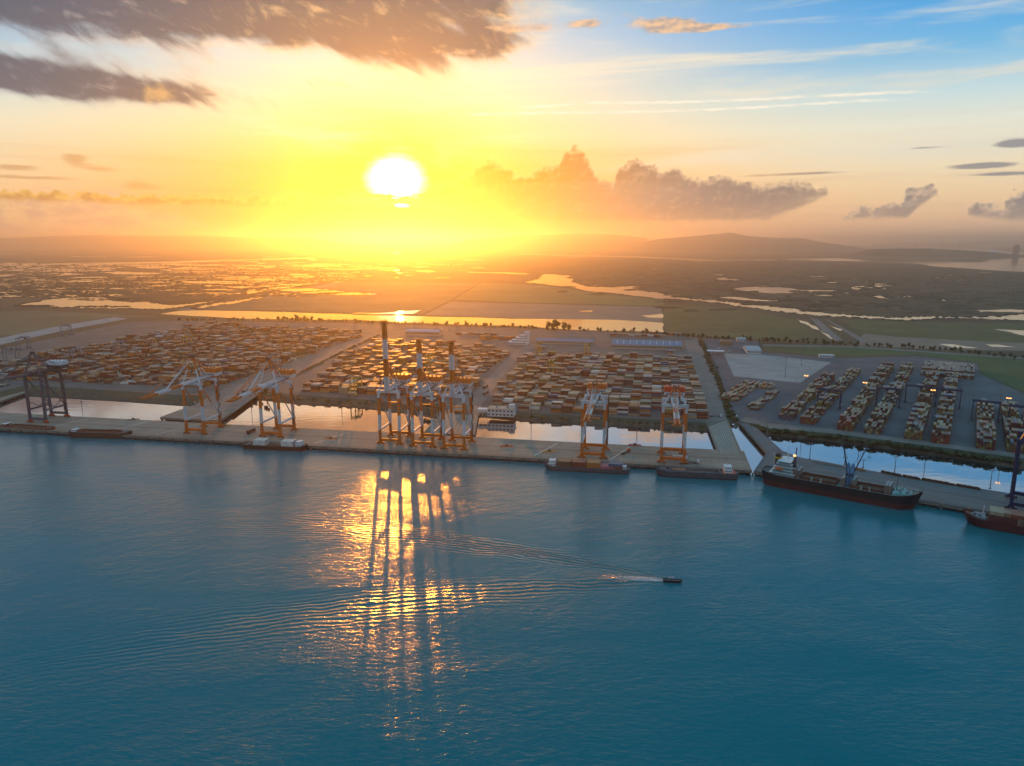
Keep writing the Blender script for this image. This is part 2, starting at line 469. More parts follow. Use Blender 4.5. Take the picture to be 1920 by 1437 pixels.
MIXED = ['rust red'] * 6 + ['maroon'] * 5 + ['brown'] * 6 + ['tan'] * 6 + ['olive yellow'] + ['slate blue'] * 2 + ['grey'] * 4 + ['dark grey'] * 2 + ['white'] + ['green'] + ['orange'] * 3
RUSTY = ['rust red'] * 6 + ['maroon'] * 5 + ['brown'] * 7 + ['orange'] * 4 + ['tan'] * 3 + ['grey'] * 2 + ['dark grey'] * 2 + ['slate blue', 'olive yellow', 'white']
GOLDEN = ['olive yellow'] * 5 + ['brown'] * 9 + ['maroon'] * 5 + ['rust red'] * 3 + ['tan'] * 2 + ['dark grey'] * 2 + ['slate blue']


# ------------------------------------------------------------------ mesh helpers
class MB:
    def __init__(self):
        self.v, self.f, self.k = [], [], []

    def poly(self, pts, k=0):
        b = len(self.v)
        self.v += [tuple(p) for p in pts]
        self.f.append(tuple(range(b, b + len(pts))))
        self.k.append(k)

    def hexa(self, p, k=0, skip=()):
        b = len(self.v)
        self.v += [tuple(q) for q in p]
        for i, f in enumerate(((3, 2, 1, 0), (4, 5, 6, 7), (0, 1, 5, 4), (1, 2, 6, 5), (2, 3, 7, 6), (3, 0, 4, 7))):
            if i in skip:
                continue
            self.f.append(tuple(b + j for j in f))
            self.k.append(k)

    def box(self, x, y, z, sx, sy, sz, k=0, rz=0.0):
        """box standing on z, centred on x, y"""
        c, s = math.cos(rz), math.sin(rz)
        h = [(-sx / 2, -sy / 2), (sx / 2, -sy / 2), (sx / 2, sy / 2), (-sx / 2, sy / 2)]
        h = [(x + a * c - b * s, y + a * s + b * c) for a, b in h]
        self.hexa([(*p, z) for p in h] + [(*p, z + sz) for p in h], k)

    def beam(self, p, q, w, h=None, k=0, up=(0, 0, 1)):
        p, q = Vector(p), Vector(q)
        h = h or w
        d = (q - p).normalized()
        u = Vector(up)
        if abs(d.dot(u)) > .97:
            u = Vector((0, 1, 0))
        a = d.cross(u).normalized() * (w / 2)
        b = a.cross(d).normalized() * (h / 2)
        self.hexa([p - a - b, p + a - b, p + a + b, p - a + b, q - a - b, q + a - b, q + a + b, q - a + b], k)

    def tube(self, p, q, r0, r1=None, n=8, k=0, caps=True):
        p, q = Vector(p), Vector(q)
        r1 = r0 if r1 is None else r1
        d = (q - p).normalized()
        u = Vector((0, 0, 1)) if abs(d.z) < .95 else Vector((1, 0, 0))
        a = d.cross(u).normalized()
        c = a.cross(d)
        b = len(self.v)
        for o, r in ((p, r0), (q, r1)):
            for i in range(n):
                t = 2 * math.pi * i / n
                self.v.append(tuple(o + a * (r * math.cos(t)) + c * (r * math.sin(t))))
        for i in range(n):
            j = (i + 1) % n
            self.f.append((b + j, b + i, b + n + i, b + n + j))
            self.k.append(k)
        if caps:
            self.f.append(tuple(b + i for i in range(n)))
            self.f.append(tuple(b + n + i for i in reversed(range(n))))
            self.k += [k, k]

    def prism(self, pts, z0, z1, k=0, ks=None):
        n = len(pts)
        if sum(pts[i][0] * pts[(i + 1) % n][1] - pts[(i + 1) % n][0] * pts[i][1] for i in range(n)) < 0:
            pts = list(reversed(pts))
        self.poly([(p[0], p[1], z1) for p in pts], k)
        self.poly([(p[0], p[1], z0) for p in reversed(pts)], k if ks is None else ks)
        for i in range(n):
            a, b = pts[i], pts[(i + 1) % n]
            self.poly([(a[0], a[1], z0), (b[0], b[1], z0), (b[0], b[1], z1), (a[0], a[1], z1)], k if ks is None else ks)

    def mesh(self, name, mats):
        me = bpy.data.meshes.new(name)
        me.from_pydata(self.v, [], self.f)
        for m in (mats if isinstance(mats, (list, tuple)) else [mats]):
            me.materials.append(m)
        if any(self.k):
            me.polygons.foreach_set('material_index', self.k)
        me.update()
        return me

    def build(self, name, mats, parent=None, loc=None, rz=0.0):
        o = bpy.data.objects.new(name, self.mesh(name, mats))
        COL.objects.link(o)
        if parent is not None:
            o.parent = parent
        if loc is not None:
            o.location = loc
        o.rotation_euler = (0, 0, rz)
        return o


def tag(o, label=None, cat=None, group=None, kind=None):
    for k, v in (('label', label), ('category', cat), ('group', group), ('kind', kind)):
        if v:
            o[k] = v
    return o


def thing(name, label, cat, loc, rz=0.0, group=None):
    o = bpy.data.objects.new(name, None)
    o.empty_display_size = 1.0
    COL.objects.link(o)
    o.location = loc
    o.rotation_euler = (0, 0, rz)
    return tag(o, label, cat, group)


def struct(mb, name, mats, label=None):
    return tag(mb.build(name, mats), label, kind='structure')


def tri_sheet(pts, z, name, m, label=None):
    """one level sheet over a (possibly concave) outline"""
    from mathutils.geometry import tessellate_polygon
    vs = [Vector((p[0], p[1], z)) for p in pts]
    tris = tessellate_polygon([vs])
    me = bpy.data.meshes.new(name)
    fs = []
    for a, b, c in tris:
        n = (vs[b] - vs[a]).cross(vs[c] - vs[a])
        fs.append((a, b, c) if n.z > 0 else (a, c, b))
    me.from_pydata([tuple(v) for v in vs], [], fs)
    me.materials.append(m)
    me.update()
    o = bpy.data.objects.new(name, me)
    COL.objects.link(o)
    return tag(o, label, kind='structure')


def rough_outline(pts, levels=4, amp=.12, seed=0, aniso=1.0):
    """fractal shore line"""
    rnd = random.Random(seed)
    for _ in range(levels):
        out = []
        n = len(pts)
        for i in range(n):
            a, b = pts[i], pts[(i + 1) % n]
            dx, dy = b[0] - a[0], b[1] - a[1]
            k = rnd.uniform(-amp, amp)
            out.append(a)
            out.append(((a[0] + b[0]) / 2 - dy * k * .35, (a[1] + b[1]) / 2 + dx * k * aniso))
        pts = out
    return pts


def px(lst, z=4.0):
    return [tuple(G(u, v, z)[:2]) for u, v in lst]


def rotz(v, a):
    c, s = math.cos(a), math.sin(a)
    return Vector((v[0] * c - v[1] * s, v[0] * s + v[1] * c, v[2] if len(v) > 2 else 0))


def compass(az):
    """rotation about z that turns local +x to a compass bearing"""
    return RAD(90 - az)


PORT = compass(101.0)        # quay line of the long quay
EAST = compass(122.0)        # the quay and yard further right
QX, QY = rotz((1, 0, 0), PORT), rotz((0, 1, 0), PORT)
EX, EY = rotz((1, 0, 0), EAST), rotz((0, 1, 0), EAST)

# ------------------------------------------------------------------ water
def wave_normal(T, b, wake):
    geo = T.new('ShaderNodeNewGeometry')
    P = geo.outputs['Position']
    sp = T.new('ShaderNodeSeparateXYZ')
    T.l.new(P, sp.inputs[0])
    X, Y = sp.outputs[0], sp.outputs[1]
    if not wake:
        h = T.m('MULTIPLY', T.noise(T.xyz(T.m('MULTIPLY', X, .5), Y, 0), .12, 4, .5), .05)
    else:
        rx = T.m('MULTIPLY_ADD', Y, .35, X)
        h = T.m('MULTIPLY', T.noise(T.xyz(T.m('MULTIPLY', rx, .45), Y, 0), .42, 5, .65, .25), .33)
        h = T.m('MULTIPLY_ADD', T.noise(T.xyz(T.m('MULTIPLY_ADD', Y, -.5, X), T.m('MULTIPLY', Y, 1.1), 2), .10, 4, .5, .3), .38, h)
        big = T.noise(T.xyz(T.m('MULTIPLY', X, .5), Y, 5), .012, 4, .5, .5)
        gust = T.smooth(big, .30, .70)
        h = T.m('MULTIPLY', h, T.m('MULTIPLY_ADD', gust, 1.0, .42))
        # wake of the motor boat: two trains of crests spreading behind it
        bx, by = 94.0, 408.6
        bk = T.m('SUBTRACT', bx, X)                                   # metres astern
        pos = T.smooth(bk, -1., 4.)
        # centre lines y = by + a*bk + c*bk^2 of the far and near arms
        for a, c, lam, amp, grow, seed in ((.53, -.00074, 3.6, .25, .085, 0.3), (-.095, -.00058, 4.2, .28, .085, 4.0)):
            cl = T.m('ADD', by, T.m('MULTIPLY', bk, T.m('MULTIPLY_ADD', bk, c, a)))
            wob = T.m('MULTIPLY_ADD', T.noise(T.xyz(T.m('MULTIPLY', X, .03), T.m('MULTIPLY', Y, .05), seed), 1.0, 4), 13.0, -6.5)
            s = T.m('ADD', T.m('SUBTRACT', Y, cl), wob)
            wid = T.m('MULTIPLY_ADD', bk, grow, 3.0)
            q = T.m('DIVIDE', s, wid)
            env = T.m('POWER', math.exp(-1), T.m('MULTIPLY', q, q))
            ph = T.m('MULTIPLY', T.m('MULTIPLY_ADD', bk, .10 if a > 0 else -.12, s), 2 * math.pi / lam)
            fade = T.m('MULTIPLY', T.smooth(bk, 380., 60.), pos)
            brk = T.m('MULTIPLY_ADD', T.noise(T.xyz(T.m('MULTIPLY', X, .06), T.m('MULTIPLY', Y, .12), seed + 2), 1.0, 4), 2.2, -.25)
            h = T.m('ADD', h, T.m('MULTIPLY', T.m('MULTIPLY', T.m('SINE', ph), amp), T.m('MULTIPLY', T.m('MULTIPLY', env, fade), brk)))
        # churned water straight astern
        s0 = T.m('SUBTRACT', Y, T.m('MULTIPLY_ADD', bk, .12, by))
        fw = T.m('MULTIPLY_ADD', bk, .13, 2.6)
        q0 = T.m('DIVIDE', s0, fw)
        e0 = T.m('MULTIPLY', T.m('MULTIPLY', T.m('POWER', math.exp(-1), T.m('MULTIPLY', q0, q0)), pos), T.smooth(bk, 75., 2.))
        fo = T.noise(P, .9, 5, .7)
        h = T.m('MULTIPLY_ADD', T.m('MULTIPLY', e0, fo), .9, h)
        foam = T.m('MULTIPLY', T.smooth(T.m('MULTIPLY_ADD', e0, .55, fo), .80, 1.05), T.smooth(e0, .02, .5))
    bump = T.new('ShaderNodeBump')
    bump.inputs['Strength'].default_value = 1.0
    bump.inputs['Distance'].default_value = 1.0
    T.l.new(h, bump.inputs['Height'])
    T.l.new(bump.outputs[0], b.inputs['Normal'])
    return foam if wake else None


def water_mat(name, col, rough, wake, ior=1.33):
    m = bpy.data.materials.new(name)
    m.use_nodes = True
    T = NT(m.node_tree)
    b = T.n['Principled BSDF']
    b.inputs['Base Color'].default_value = (*col, 1)
    b.inputs['Roughness'].default_value = rough
    b.inputs['IOR'].default_value = ior
    foam = wave_normal(T, b, wake)
    if foam is not None:
        T.l.new(T.mix(T.m('MULTIPLY', foam, .7), col, (.50, .62, .68)), b.inputs['Base Color'])
        T.l.new(T.m('MULTIPLY_ADD', foam, .5, rough), b.inputs['Roughness'])
    return m


RIVER = water_mat('river_water', (.0, .132, .160), .15, True, 1.44)
CALM = water_mat('calm_water', (.006, .030, .036), .03, False, 8.0)
O0 = G(880, 853)
mid = [tuple((O0 + QX * s + QY * 30)[:2]) for s in (-9000, 210)]
mid += [tuple(G(1404, 893, 0)[:2]), tuple(G(1412, 890, 0)[:2])]
eq0 = G(1500, 880, 0)
mid += [tuple(eq0[:2]), tuple((eq0 + EX * 6000)[:2])]
tri_sheet([(-9000, -600)] + mid + [(6000, -600)], 0.0, 'river_water', RIVER, 'teal river with a boat wake and glittering ripples')
tri_sheet(list(reversed(mid)) + [(-9000, 6000), (-9000, 2500), (-4000, 2600), (4000, 2600), (6000, 1500)], 0.0, 'basin_water', CALM, 'calm basin water between quay and land')

# ------------------------------------------------------------------ land
bank = px([(-330, 780), (-60, 752), (0, 746), (50, 733), (200, 741), (350, 751), (440, 752), (470, 738), (559, 748), (640, 752), (690, 756), (790, 768), (827, 776), (905, 771), (996, 780), (1120, 787), (1240, 793), (1330, 799),
           (1363, 788), (1376, 776), (1387, 790), (1409, 795), (1440, 806), (1560, 818), (1700, 836), (1800, 850), (1905, 866)])
last = Vector((*bank[-1], 4))
bank += [tuple((last + EX * 700)[:2]), (9000, -2200)]
bank = [(-9000, 2300), (-2200, 1200)] + bank
LANDZ = 4.0
tri_sheet(bank + [(60000, 20000), (60000, 60000), (-60000, 60000), (-60000, 20000)], LANDZ, 'ground', MARSH, 'flat green land behind the port, reaching to the horizon')
mb = MB()
rb = random.Random(4)
outs = []
for i, p in enumerate(bank):
    a = Vector(bank[max(i - 1, 0)])
    c = Vector(bank[min(i + 1, len(bank) - 1)])
    t = (c - a).normalized()
    outs.append((p[0] + t.y * 7, p[1] - t.x * 7))
for i in range(len(bank) - 1):
    a, b2, c, d = bank[i], bank[i + 1], outs[i + 1], outs[i]
    mb.poly([(d[0], d[1], -.6), (c[0], c[1], -.6), (b2[0], b2[1], 4.0), (a[0], a[1], 4.0)])
struct(mb, 'bank_slope', BANK, 'dark earth slope from the yard down to the basin')

tri_sheet(px([(-260, 742), (0, 735), (50, 722), (350, 742), (440, 745), (470, 732), (559, 741), (690, 750), (790, 762), (827, 772), (905, 767), (996, 775), (1330, 793), (1362, 786), (1338, 690), (1308, 634), (1240, 627), (1000, 617),
              (800, 611), (640, 606), (330, 602), (240, 604), (0, 655), (-260, 712)]), 4.05, 'yard_pavement', ASPH)
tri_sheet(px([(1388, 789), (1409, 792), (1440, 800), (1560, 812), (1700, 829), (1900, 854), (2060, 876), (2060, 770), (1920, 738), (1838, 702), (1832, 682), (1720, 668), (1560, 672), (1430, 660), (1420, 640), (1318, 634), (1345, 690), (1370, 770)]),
          4.05, 'yard_pavement', mat('shaded_asphalt', (.082, .088, .098), .8, .2, .02, joints=(26.0, .55), streak=(.06, (.05, .052, .058), .6)))  # dimmer light of the right side put into this asphalt's colour
tri_sheet(px([(1357, 663), (1428, 665), (1558, 680), (1500, 718), (1376, 706)]), 4.1, 'apron_concrete', PALE)
tri_sheet(px([(1240, 572), (1320, 575), (1420, 585), (1490, 600), (1540, 632), (1480, 640), (1300, 630), (1247, 622)]), 4.05, 'grass', GRASS)
tri_sheet(px([(1580, 600), (1700, 604), (1920, 606), (2100, 610), (2100, 650), (1920, 648), (1700, 632), (1610, 625)]), 4.05, 'grass', GRASS)
tri_sheet(px([(1430, 648), (1560, 650), (1750, 660), (1920, 675), (2100, 690), (2100, 775), (1922, 735), (1840, 700), (1834, 680), (1720, 665), (1560, 669), (1435, 657)]), 4.06, 'grass', mat('lush_grass', (.045, .085, .018), .9, .2, .01, streak=(.03, (.085, .088, .035), .8)))
tri_sheet(px([(1620, 626), (1700, 633), (1830, 640), (1990, 646), (1990, 660), (1750, 655), (1600, 648)]), 4.07, 'bare_earth', EARTH)
tri_sheet(px([(905, 530), (1015, 535), (1165, 555), (1245, 563), (1245, 574), (1000, 568), (850, 562)]), 4.05, 'field', mat('golden_field', (.13, .135, .045), .9, .22, .004, streak=(.012, (.085, .10, .030), .6)))
tri_sheet(px([(845, 566), (1040, 571), (1243, 576), (1243, 606), (1140, 600), (1000, 598), (795, 591)]), 4.05, 'field', EARTH)
tri_sheet(px([(640, 528), (900, 531), (845, 562), (790, 590), (640, 586), (500, 582), (380, 581)]), 4.05, 'field', FIELD)
tri_sheet(px([(-100, 590), (60, 582), (190, 588), (300, 594), (235, 597), (60, 625), (-100, 640)]), 4.05, 'field', FIELD)
tri_sheet(px([(-120, 662), (0, 634), (120, 610), (215, 595), (240, 598), (120, 620), (0, 647), (-120, 680)]), 4.1, 'road', PALE, 'pale road along the back of the far yard')
tri_sheet(px([(330, 581), (420, 566), (560, 545), (640, 527), (652, 527), (580, 546), (440, 568), (360, 583)]), 4.15, 'road', ROADM)
tri_sheet(px([(1519, 596), (1535, 600), (1580, 638), (1560, 640)]), 4.1, 'road', ROADM)
tri_sheet(px([(1545, 598), (1552, 600), (1628, 640), (1612, 640)]), 4.1, 'road', ROADM)
tri_sheet(px([(1430, 646), (1600, 649), (1920, 671), (1990, 676), (1990, 680), (1920, 674), (1600, 652), (1430, 649)]), 4.1, 'road', ROADM)
tri_sheet(px([(362, 762), (440, 718), (520, 682), (690, 630), (713, 628), (556, 700), (483, 741), (437, 775)]), 4.1, 'road', ROADM)
tri_sheet(px([(827, 776), (885, 742), (958, 665), (990, 642), (1010, 648), (972, 668), (905, 756), (896, 778)]), 4.1, 'road', ROADM)
tri_sheet(px([(1325, 794), (1290, 668), (1283, 640), (1306, 636), (1334, 690), (1363, 788)]), 4.1, 'road', ROADM)
tri_sheet(px([(1387, 790), (1409, 795), (1440, 803), (1560, 813), (1700, 831), (1800, 844), (1905, 858), (2040, 878), (2040, 872), (1905, 850), (1700, 823), (1560, 805), (1440, 794), (1400, 782)]), 4.1, 'road', ROADM)

# water on the plain: every channel and pool traced as ground outline
POOLS = [
    [(300, 589), (340, 583), (500, 585), (640, 589), (700, 592), (900, 596), (1147, 600), (1243, 606), (1245, 623), (1160, 621), (1077, 619), (1000, 613), (817, 607), (600, 600), (420, 596)],
    [(977, 530), (1010, 520), (1020, 514), (1080, 517), (1073, 528), (1100, 536), (1147, 539), (1207, 535), (1197, 544), (1240, 549), (1294, 560), (1380, 567), (1462, 576), (1519, 582), (1575, 589), (1669, 595), (1819, 594), (1920, 588), (2060, 580),
     (2060, 605), (1920, 601), (1687, 601), (1575, 595), (1425, 580), (1312, 565), (1240, 561), (1167, 553), (1100, 547), (1017, 533)],
    [(1365, 541), (1410, 538), (1470, 539), (1522, 543), (1575, 544), (1567, 547), (1526, 547), (1567, 556), (1571, 560), (1537, 556), (1511, 551), (1440, 551), (1395, 547)],
    [(1339, 556), (1380, 556), (1440, 563), (1477, 562), (1462, 566), (1425, 566), (1387, 564), (1350, 560)],
    [(1331, 522), (1361, 520), (1395, 525), (1369, 529), (1342, 527)],
    [(1590, 537), (1620, 536), (1642, 539), (1646, 530), (1657, 528), (1665, 533), (1680, 537), (1642, 542), (1612, 545), (1594, 543)],
    [(1624, 553), (1650, 554), (1665, 558), (1714, 554), (1714, 557), (1665, 561), (1642, 560)],
    [(1759, 558), (1774, 567), (1772, 575), (1762, 573)],
    [(1515, 571), (1526, 569), (1522, 577)], [(1532, 571), (1543, 570), (1537, 576)], [(1549, 564), (1553, 567), (1545, 575)], [(1562, 573), (1573, 571), (1570, 577)],
    [(1830, 582), (1894, 580), (1960, 582), (1960, 587), (1837, 586)],
    [(1494, 599), (1515, 605), (1537, 620), (1567, 639), (1552, 631), (1522, 616), (1500, 605)],
    [(1554, 609), (1579, 618), (1575, 621), (1560, 613)],
    [(1761, 646), (1785, 646), (1834, 653), (1785, 652)], [(1847, 646), (1875, 647), (1905, 652), (1860, 651)],
    [(1864, 618), (1920, 620), (1980, 620), (1980, 630), (1920, 630), (1897, 624)],
    [(1200, 592), (1243, 589), (1243, 597), (1215, 596)], [(655, 588), (720, 587), (790, 582), (775, 589), (700, 590)], [(1085, 583), (1112, 583), (1108, 585), (1088, 585)],
    [(1462, 485), (1560, 484), (1640, 489), (1699, 489), (1834, 492), (1837, 487), (1875, 483), (1990, 482), (1990, 513), (1920, 511), (1837, 506), (1762, 501), (1700, 494), (1620, 491), (1540, 489), (1470, 488)],
    [(1534, 455.5), (1650, 459), (1760, 462), (1850, 461), (1990, 461), (1990, 478), (1920, 478.5), (1860, 476), (1800, 469), (1720, 464), (1640, 461.5), (1560, 458.5)],
    [(960, 476), (1100, 479), (1240, 483), (1340, 487), (1460, 486), (1460, 488.5), (1330, 490), (1310, 491), (1240, 485.5), (1100, 480.5), (960, 477.5)],
    [(33, 574), (83, 562), (133, 558), (180, 557), (207, 560), (247, 567), (283, 565), (333, 572), (417, 563), (400, 567), (300, 581), (233, 579), (133, 577), (67, 575)],
    [(-60, 556), (0, 551), (40, 540), (83, 532), (153, 522), (213, 522), (187, 527), (160, 533), (117, 537), (60, 543), (20, 548), (-60, 566)],
    [(-20, 562), (20, 550), (47, 550), (77, 553), (30, 558)], [(143, 543), (187, 543), (233, 537), (293, 540), (280, 546), (233, 543), (197, 543)],
    [(333, 528), (383, 525), (467, 523), (520, 520), (547, 508), (580, 508), (587, 517), (637, 525), (620, 530), (567, 535), (527, 543), (483, 550), (460, 555), (453, 552), (460, 545), (433, 540), (400, 537), (443, 537), (483, 535), (480, 532), (400, 535), (360, 533)],
    [(460, 487), (490, 486), (497, 495), (520, 502), (480, 505), (440, 505), (430, 498), (460, 498), (480, 495)],
    [(350, 508), (400, 507), (427, 513), (383, 517), (353, 513)], [(290, 517), (320, 515), (327, 518), (293, 522)],
    [(0, 497), (50, 495), (167, 493), (317, 491), (433, 487), (573, 483), (600, 488), (587, 491), (567, 485.5), (433, 490), (317, 494), (53, 497), (30, 505), (-60, 510)],
    [(0, 526), (50, 524), (50, 526), (0, 528)], [(363, 577), (493, 556), (497, 558), (367, 580)],
    [(643, 500), (693, 498), (753, 507), (740, 509), (687, 505)], [(777, 507), (813, 507), (810, 512), (785, 510)], [(723, 473), (760, 471), (750, 478)], [(600, 515), (633, 525), (600, 533)],
    [(845, 497), (890, 493), (885, 495), (850, 499)], [(870, 510), (960, 511), (1000, 513), (990, 515), (880, 512)],
    [(820, 477), (865, 477), (862, 479), (822, 479)], [(740, 485), (810, 483), (800, 486), (745, 487)], [(1018, 455), (1060, 456), (1050, 458)], [(1130, 465), (1165, 464), (1160, 467)], [(1175, 503), (1195, 503), (1190, 506)], [(1215, 502), (1235, 503), (1228, 505)]]
PONDM = water_mat('marsh_water', (.01, .03, .035), .05, False, 5.0)
rp = random.Random(77)
for (u0, u1, v0, v1, n, w0, w1, h0, h1) in ((-40, 640, 496, 556, 190, 40, 200, 1.0, 4.6), (430, 900, 486, 522, 80, 14, 80, .6, 1.8), (0, 880, 466, 486, 34, 15, 90, .3, .9), (900, 1240, 466, 482, 14, 15, 60, .3, .8),
                                         (1240, 1900, 505, 583, 85, 8, 56, .7, 2.0), (1000, 1300, 536, 556, 10, 10, 40, .6, 1.6), (60, 330, 528, 580, 16, 30, 100, .8, 3.0)):
    for _ in range(n):
        u, v = rp.uniform(u0, u1), rp.uniform(v0, v1)
        if 640 < u < 900 and v > 523:
            continue
        w, h = rp.uniform(w0, w1) / 2, rp.uniform(h0, h1)
        sk = rp.uniform(-.03, .03) * w
        POOLS.append([(u - w, v - sk), (u - w * .3, v - h * rp.uniform(.3, 1)), (u + w * .4, v - h * rp.uniform(.3, 1) + sk * .5), (u + w, v + sk), (u + w * .35, v + h * rp.uniform(.3, 1)), (u - w * .4, v + h * rp.uniform(.2, 1))])
SHORES = []
for i, p in enumerate(POOLS):
    g = px(p)
    lv = 2 if i == 0 else (4 if i < 60 else 3)
    o = rough_outline(g, lv, .10 if i == 0 else .17, i)
    SHORES.append(o)
    nm = 'canal_water' if i == 0 else ('river_channel' if i == 1 else ('bay_water' if i in (21, 22) else 'marsh_pool'))
    tri_sheet(o, 4.2 + .006 * (i % 40), nm, PONDM)

# hills on the horizon
def hill(name, prof, dist, depth, seed, label):
    """ridge whose crest follows a list of directions, as a real height field"""
    tops = []
    for u, v in prof:
        d = ray(u, v)
        k = dist / d.y
        tops.append((d.x * k, CAMH + d.z * k))
    xs = [t[0] for t in tops]
    nx, ny = 90, 22
    vs, fs = [], []
    for j in range(ny):
        f = j / (ny - 1) * 2 - 1
        for i in range(nx):
            x = xs[0] + (xs[-1] - xs[0]) * i / (nx - 1)
            k = max(a for a in range(len(xs) - 1) if xs[a] <= x + 1e-6)
            w = (x - xs[k]) / (xs[k + 1] - xs[k])
            zt = tops[k][1] * (1 - w) + tops[k + 1][1] * w - 4
            sh = math.cos(f * math.pi / 2) ** 1.3 if abs(f) < 1 else 0
            nz = mnoise.fractal(Vector((x / 900 + seed, f * depth / 900, seed)), 1, 2, 5)
            z = max(0, zt) * sh * (1 + .22 * nz * (1 - sh * .85))
            edge = min(1, 8 * min(i, nx - 1 - i) / nx)
            vs.append((x, dist + f * depth + nz * 200, 3.5 + max(0, z) * edge))
    for j in range(ny - 1):
        for i in range(nx - 1):
            a = j * nx + i
            fs.append((a, a + 1, a + nx + 1, a + nx))
    mb = MB()
    mb.v, mb.f, mb.k = vs, fs, [0] * len(fs)
    struct(mb, name, HILL, label)


hill('hill', [(-420, 468), (-300, 456), (-160, 447), (0, 447), (110, 443), (180, 441), (260, 442), (350, 442), (440, 444), (500, 446), (530, 447), (600, 447), (650, 450), (720, 458)], 21000, 2500, 1, 'long hazy hill ridge sloping down toward the sun')
hill('hill', [(1150, 470), (1190, 460), (1230, 449), (1300, 443), (1345, 439), (1367, 436), (1400, 443), (1450, 446), (1500, 447), (1530, 454), (1590, 463), (1640, 468)], 16500, 1800, 3, 'low blue hill with a rounded summit by the bay')
hill('hill', [(820, 458), (900, 447), (1000, 441), (1075, 438), (1150, 440), (1200, 445), (1260, 454)], 21000, 2000, 6, 'faint far ridge behind the marsh')
hill('hill', [(1590, 474), (1640, 467), (1740, 466), (1830, 471), (1900, 477), (1960, 480)], 9800, 500, 9, 'low spit of land reaching into the bay')
hill('hill', [(1620, 457), (1700, 456), (1800, 456.5), (1840, 452), (1920, 452), (2050, 455)], 30000, 900, 12, 'thin dark shore on the far side of the bay')

# ------------------------------------------------------------------ quays and their approach bridges
ORD = ['first', 'second', 'third', 'fourth', 'fifth', 'sixth', 'seventh', 'eighth', 'ninth', 'tenth', 'eleventh', 'twelfth', 'thirteenth', 'fourteenth', 'fifteenth',
       'sixteenth', 'seventeenth', 'eighteenth', 'nineteenth', 'twentieth', 'twenty-first', 'twenty-second', 'twenty-third']


def deck(name, pts, label, kerbs=None, top=4.0, conc=None):
    """concrete deck on piles: slab, fender beam and rows of piles under the edge"""
    mb = MB()
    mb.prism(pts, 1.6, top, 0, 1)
    n = len(pts)
    sgn = 1 if sum(pts[i][0] * pts[(i + 1) % n][1] - pts[(i + 1) % n][0] * pts[i][1] for i in range(n)) > 0 else -1
    for i in range(n):
        a, b = Vector((*pts[i], 0)), Vector((*pts[(i + 1) % n], 0))
        L = (b - a).length
        if L < 8:
            continue
        d = (b - a) / L
        nin = Vector((-d.y, d.x, 0)) * sgn
        k = 0.0
        while k < L:
            p = a + d * (k + 2) + nin * 1.5
            if abs(p.x) < 1200 and p.y < 1300:
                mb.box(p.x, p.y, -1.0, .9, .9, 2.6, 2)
            k += 6.0
        if kerbs is not None and i not in kerbs:
            continue
        mb.beam(a + nin * .45 + Vector((0, 0, 4.15)), b + nin * .45 + Vector((0, 0, 4.15)), .6, .3, 0)
    # inner dark wall that closes the view under the deck
    c = Vector((sum(p[0] for p in pts) / n, sum(p[1] for p in pts) / n, 0))
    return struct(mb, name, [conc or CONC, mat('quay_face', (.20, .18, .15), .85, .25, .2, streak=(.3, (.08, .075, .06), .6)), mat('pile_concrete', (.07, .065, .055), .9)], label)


def PQ(s, t):
    p = O0 + QX * s + QY * t
    return (p.x, p.y)


LQ = [PQ(-1500, 0), PQ(253, 0), PQ(253, 62), PQ(-1500, 62)]
deck('quay_deck', LQ, 'long concrete container quay on piles', (0, 1))
e1, e2 = G(1415, 886), G(1805, 954)
edir = (e2 - e1).normalized()
en = Vector((-edir.y, edir.x, 0))
EAST = math.atan2(edir.y, edir.x)
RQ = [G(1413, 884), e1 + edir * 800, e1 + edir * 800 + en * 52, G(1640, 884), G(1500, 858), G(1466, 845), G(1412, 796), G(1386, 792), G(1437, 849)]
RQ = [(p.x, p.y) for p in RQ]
deck('quay_deck', RQ, 'second concrete quay with its angled approach', (0, 5, 6, 7, 8), 4.0, mat('shaded_concrete', (.105, .108, .11), .75, .14, .03, streak=(.12, (.085, .088, .09), .55)))  # dry concrete too, darker: weaker light on this side put into its colour
for nm, pts in (('approach_bridge', [(300, 783), (362, 760), (437, 772), (412, 789)]), ('approach_bridge', [(795, 811), (829, 774), (898, 774), (890, 817)]),
                ('approach_bridge', [(1347, 851), (1324, 792), (1364, 787), (1392, 851)]), ('approach_bridge', [(-70, 778), (-300, 800), (-300, 735), (-60, 744), (20, 722), (52, 734)])):
    deck(nm, px(pts, 4.0), 'concrete approach bridge between yard and quay', (0, 2), 3.985)
mb = MB()
for i in range(-40, 9):
    for t in (5.0, 33.0):
        pass
rail = MB()
for t in (4.2, 32.2):
    a, b = PQ(-1500, t), PQ(252, t)
    rail.beam((*a, 4.02), (*b, 4.02), .35, .05, 0)
    a = e1 + edir * 20 + en * t
    b = e1 + edir * 800 + en * t
    rail.beam((a.x, a.y, 4.02), (b.x, b.y, 4.02), .35, .05, 0)
for t in (12, 17, 22, 27, 40, 46, 52):
    a, b = PQ(-1500, t), PQ(250, t)
    rail.beam((*a, 4.012), (*b, 4.012), .45 if t != 40 else .7, .03, 1)
    a = e1 + edir * 40 + en * t
    b = e1 + edir * 760 + en * t
    rail.beam((a.x, a.y, 4.012), (b.x, b.y, 4.012), .35, .03, 1)
struct(rail, 'quay_marking', [DARK, mat('worn_lane_line', (.40, .37, .32), .7)])
mb = MB()
for s in (-470, -395, -335, -160, -60, 60, 130):
    a, b = PQ(s, 9), PQ(s + 16, 56)
    mb.beam((*a, 4.016), (*b, 4.016), .8, .03, 0)
struct(mb, 'quay_marking', [PAINT])
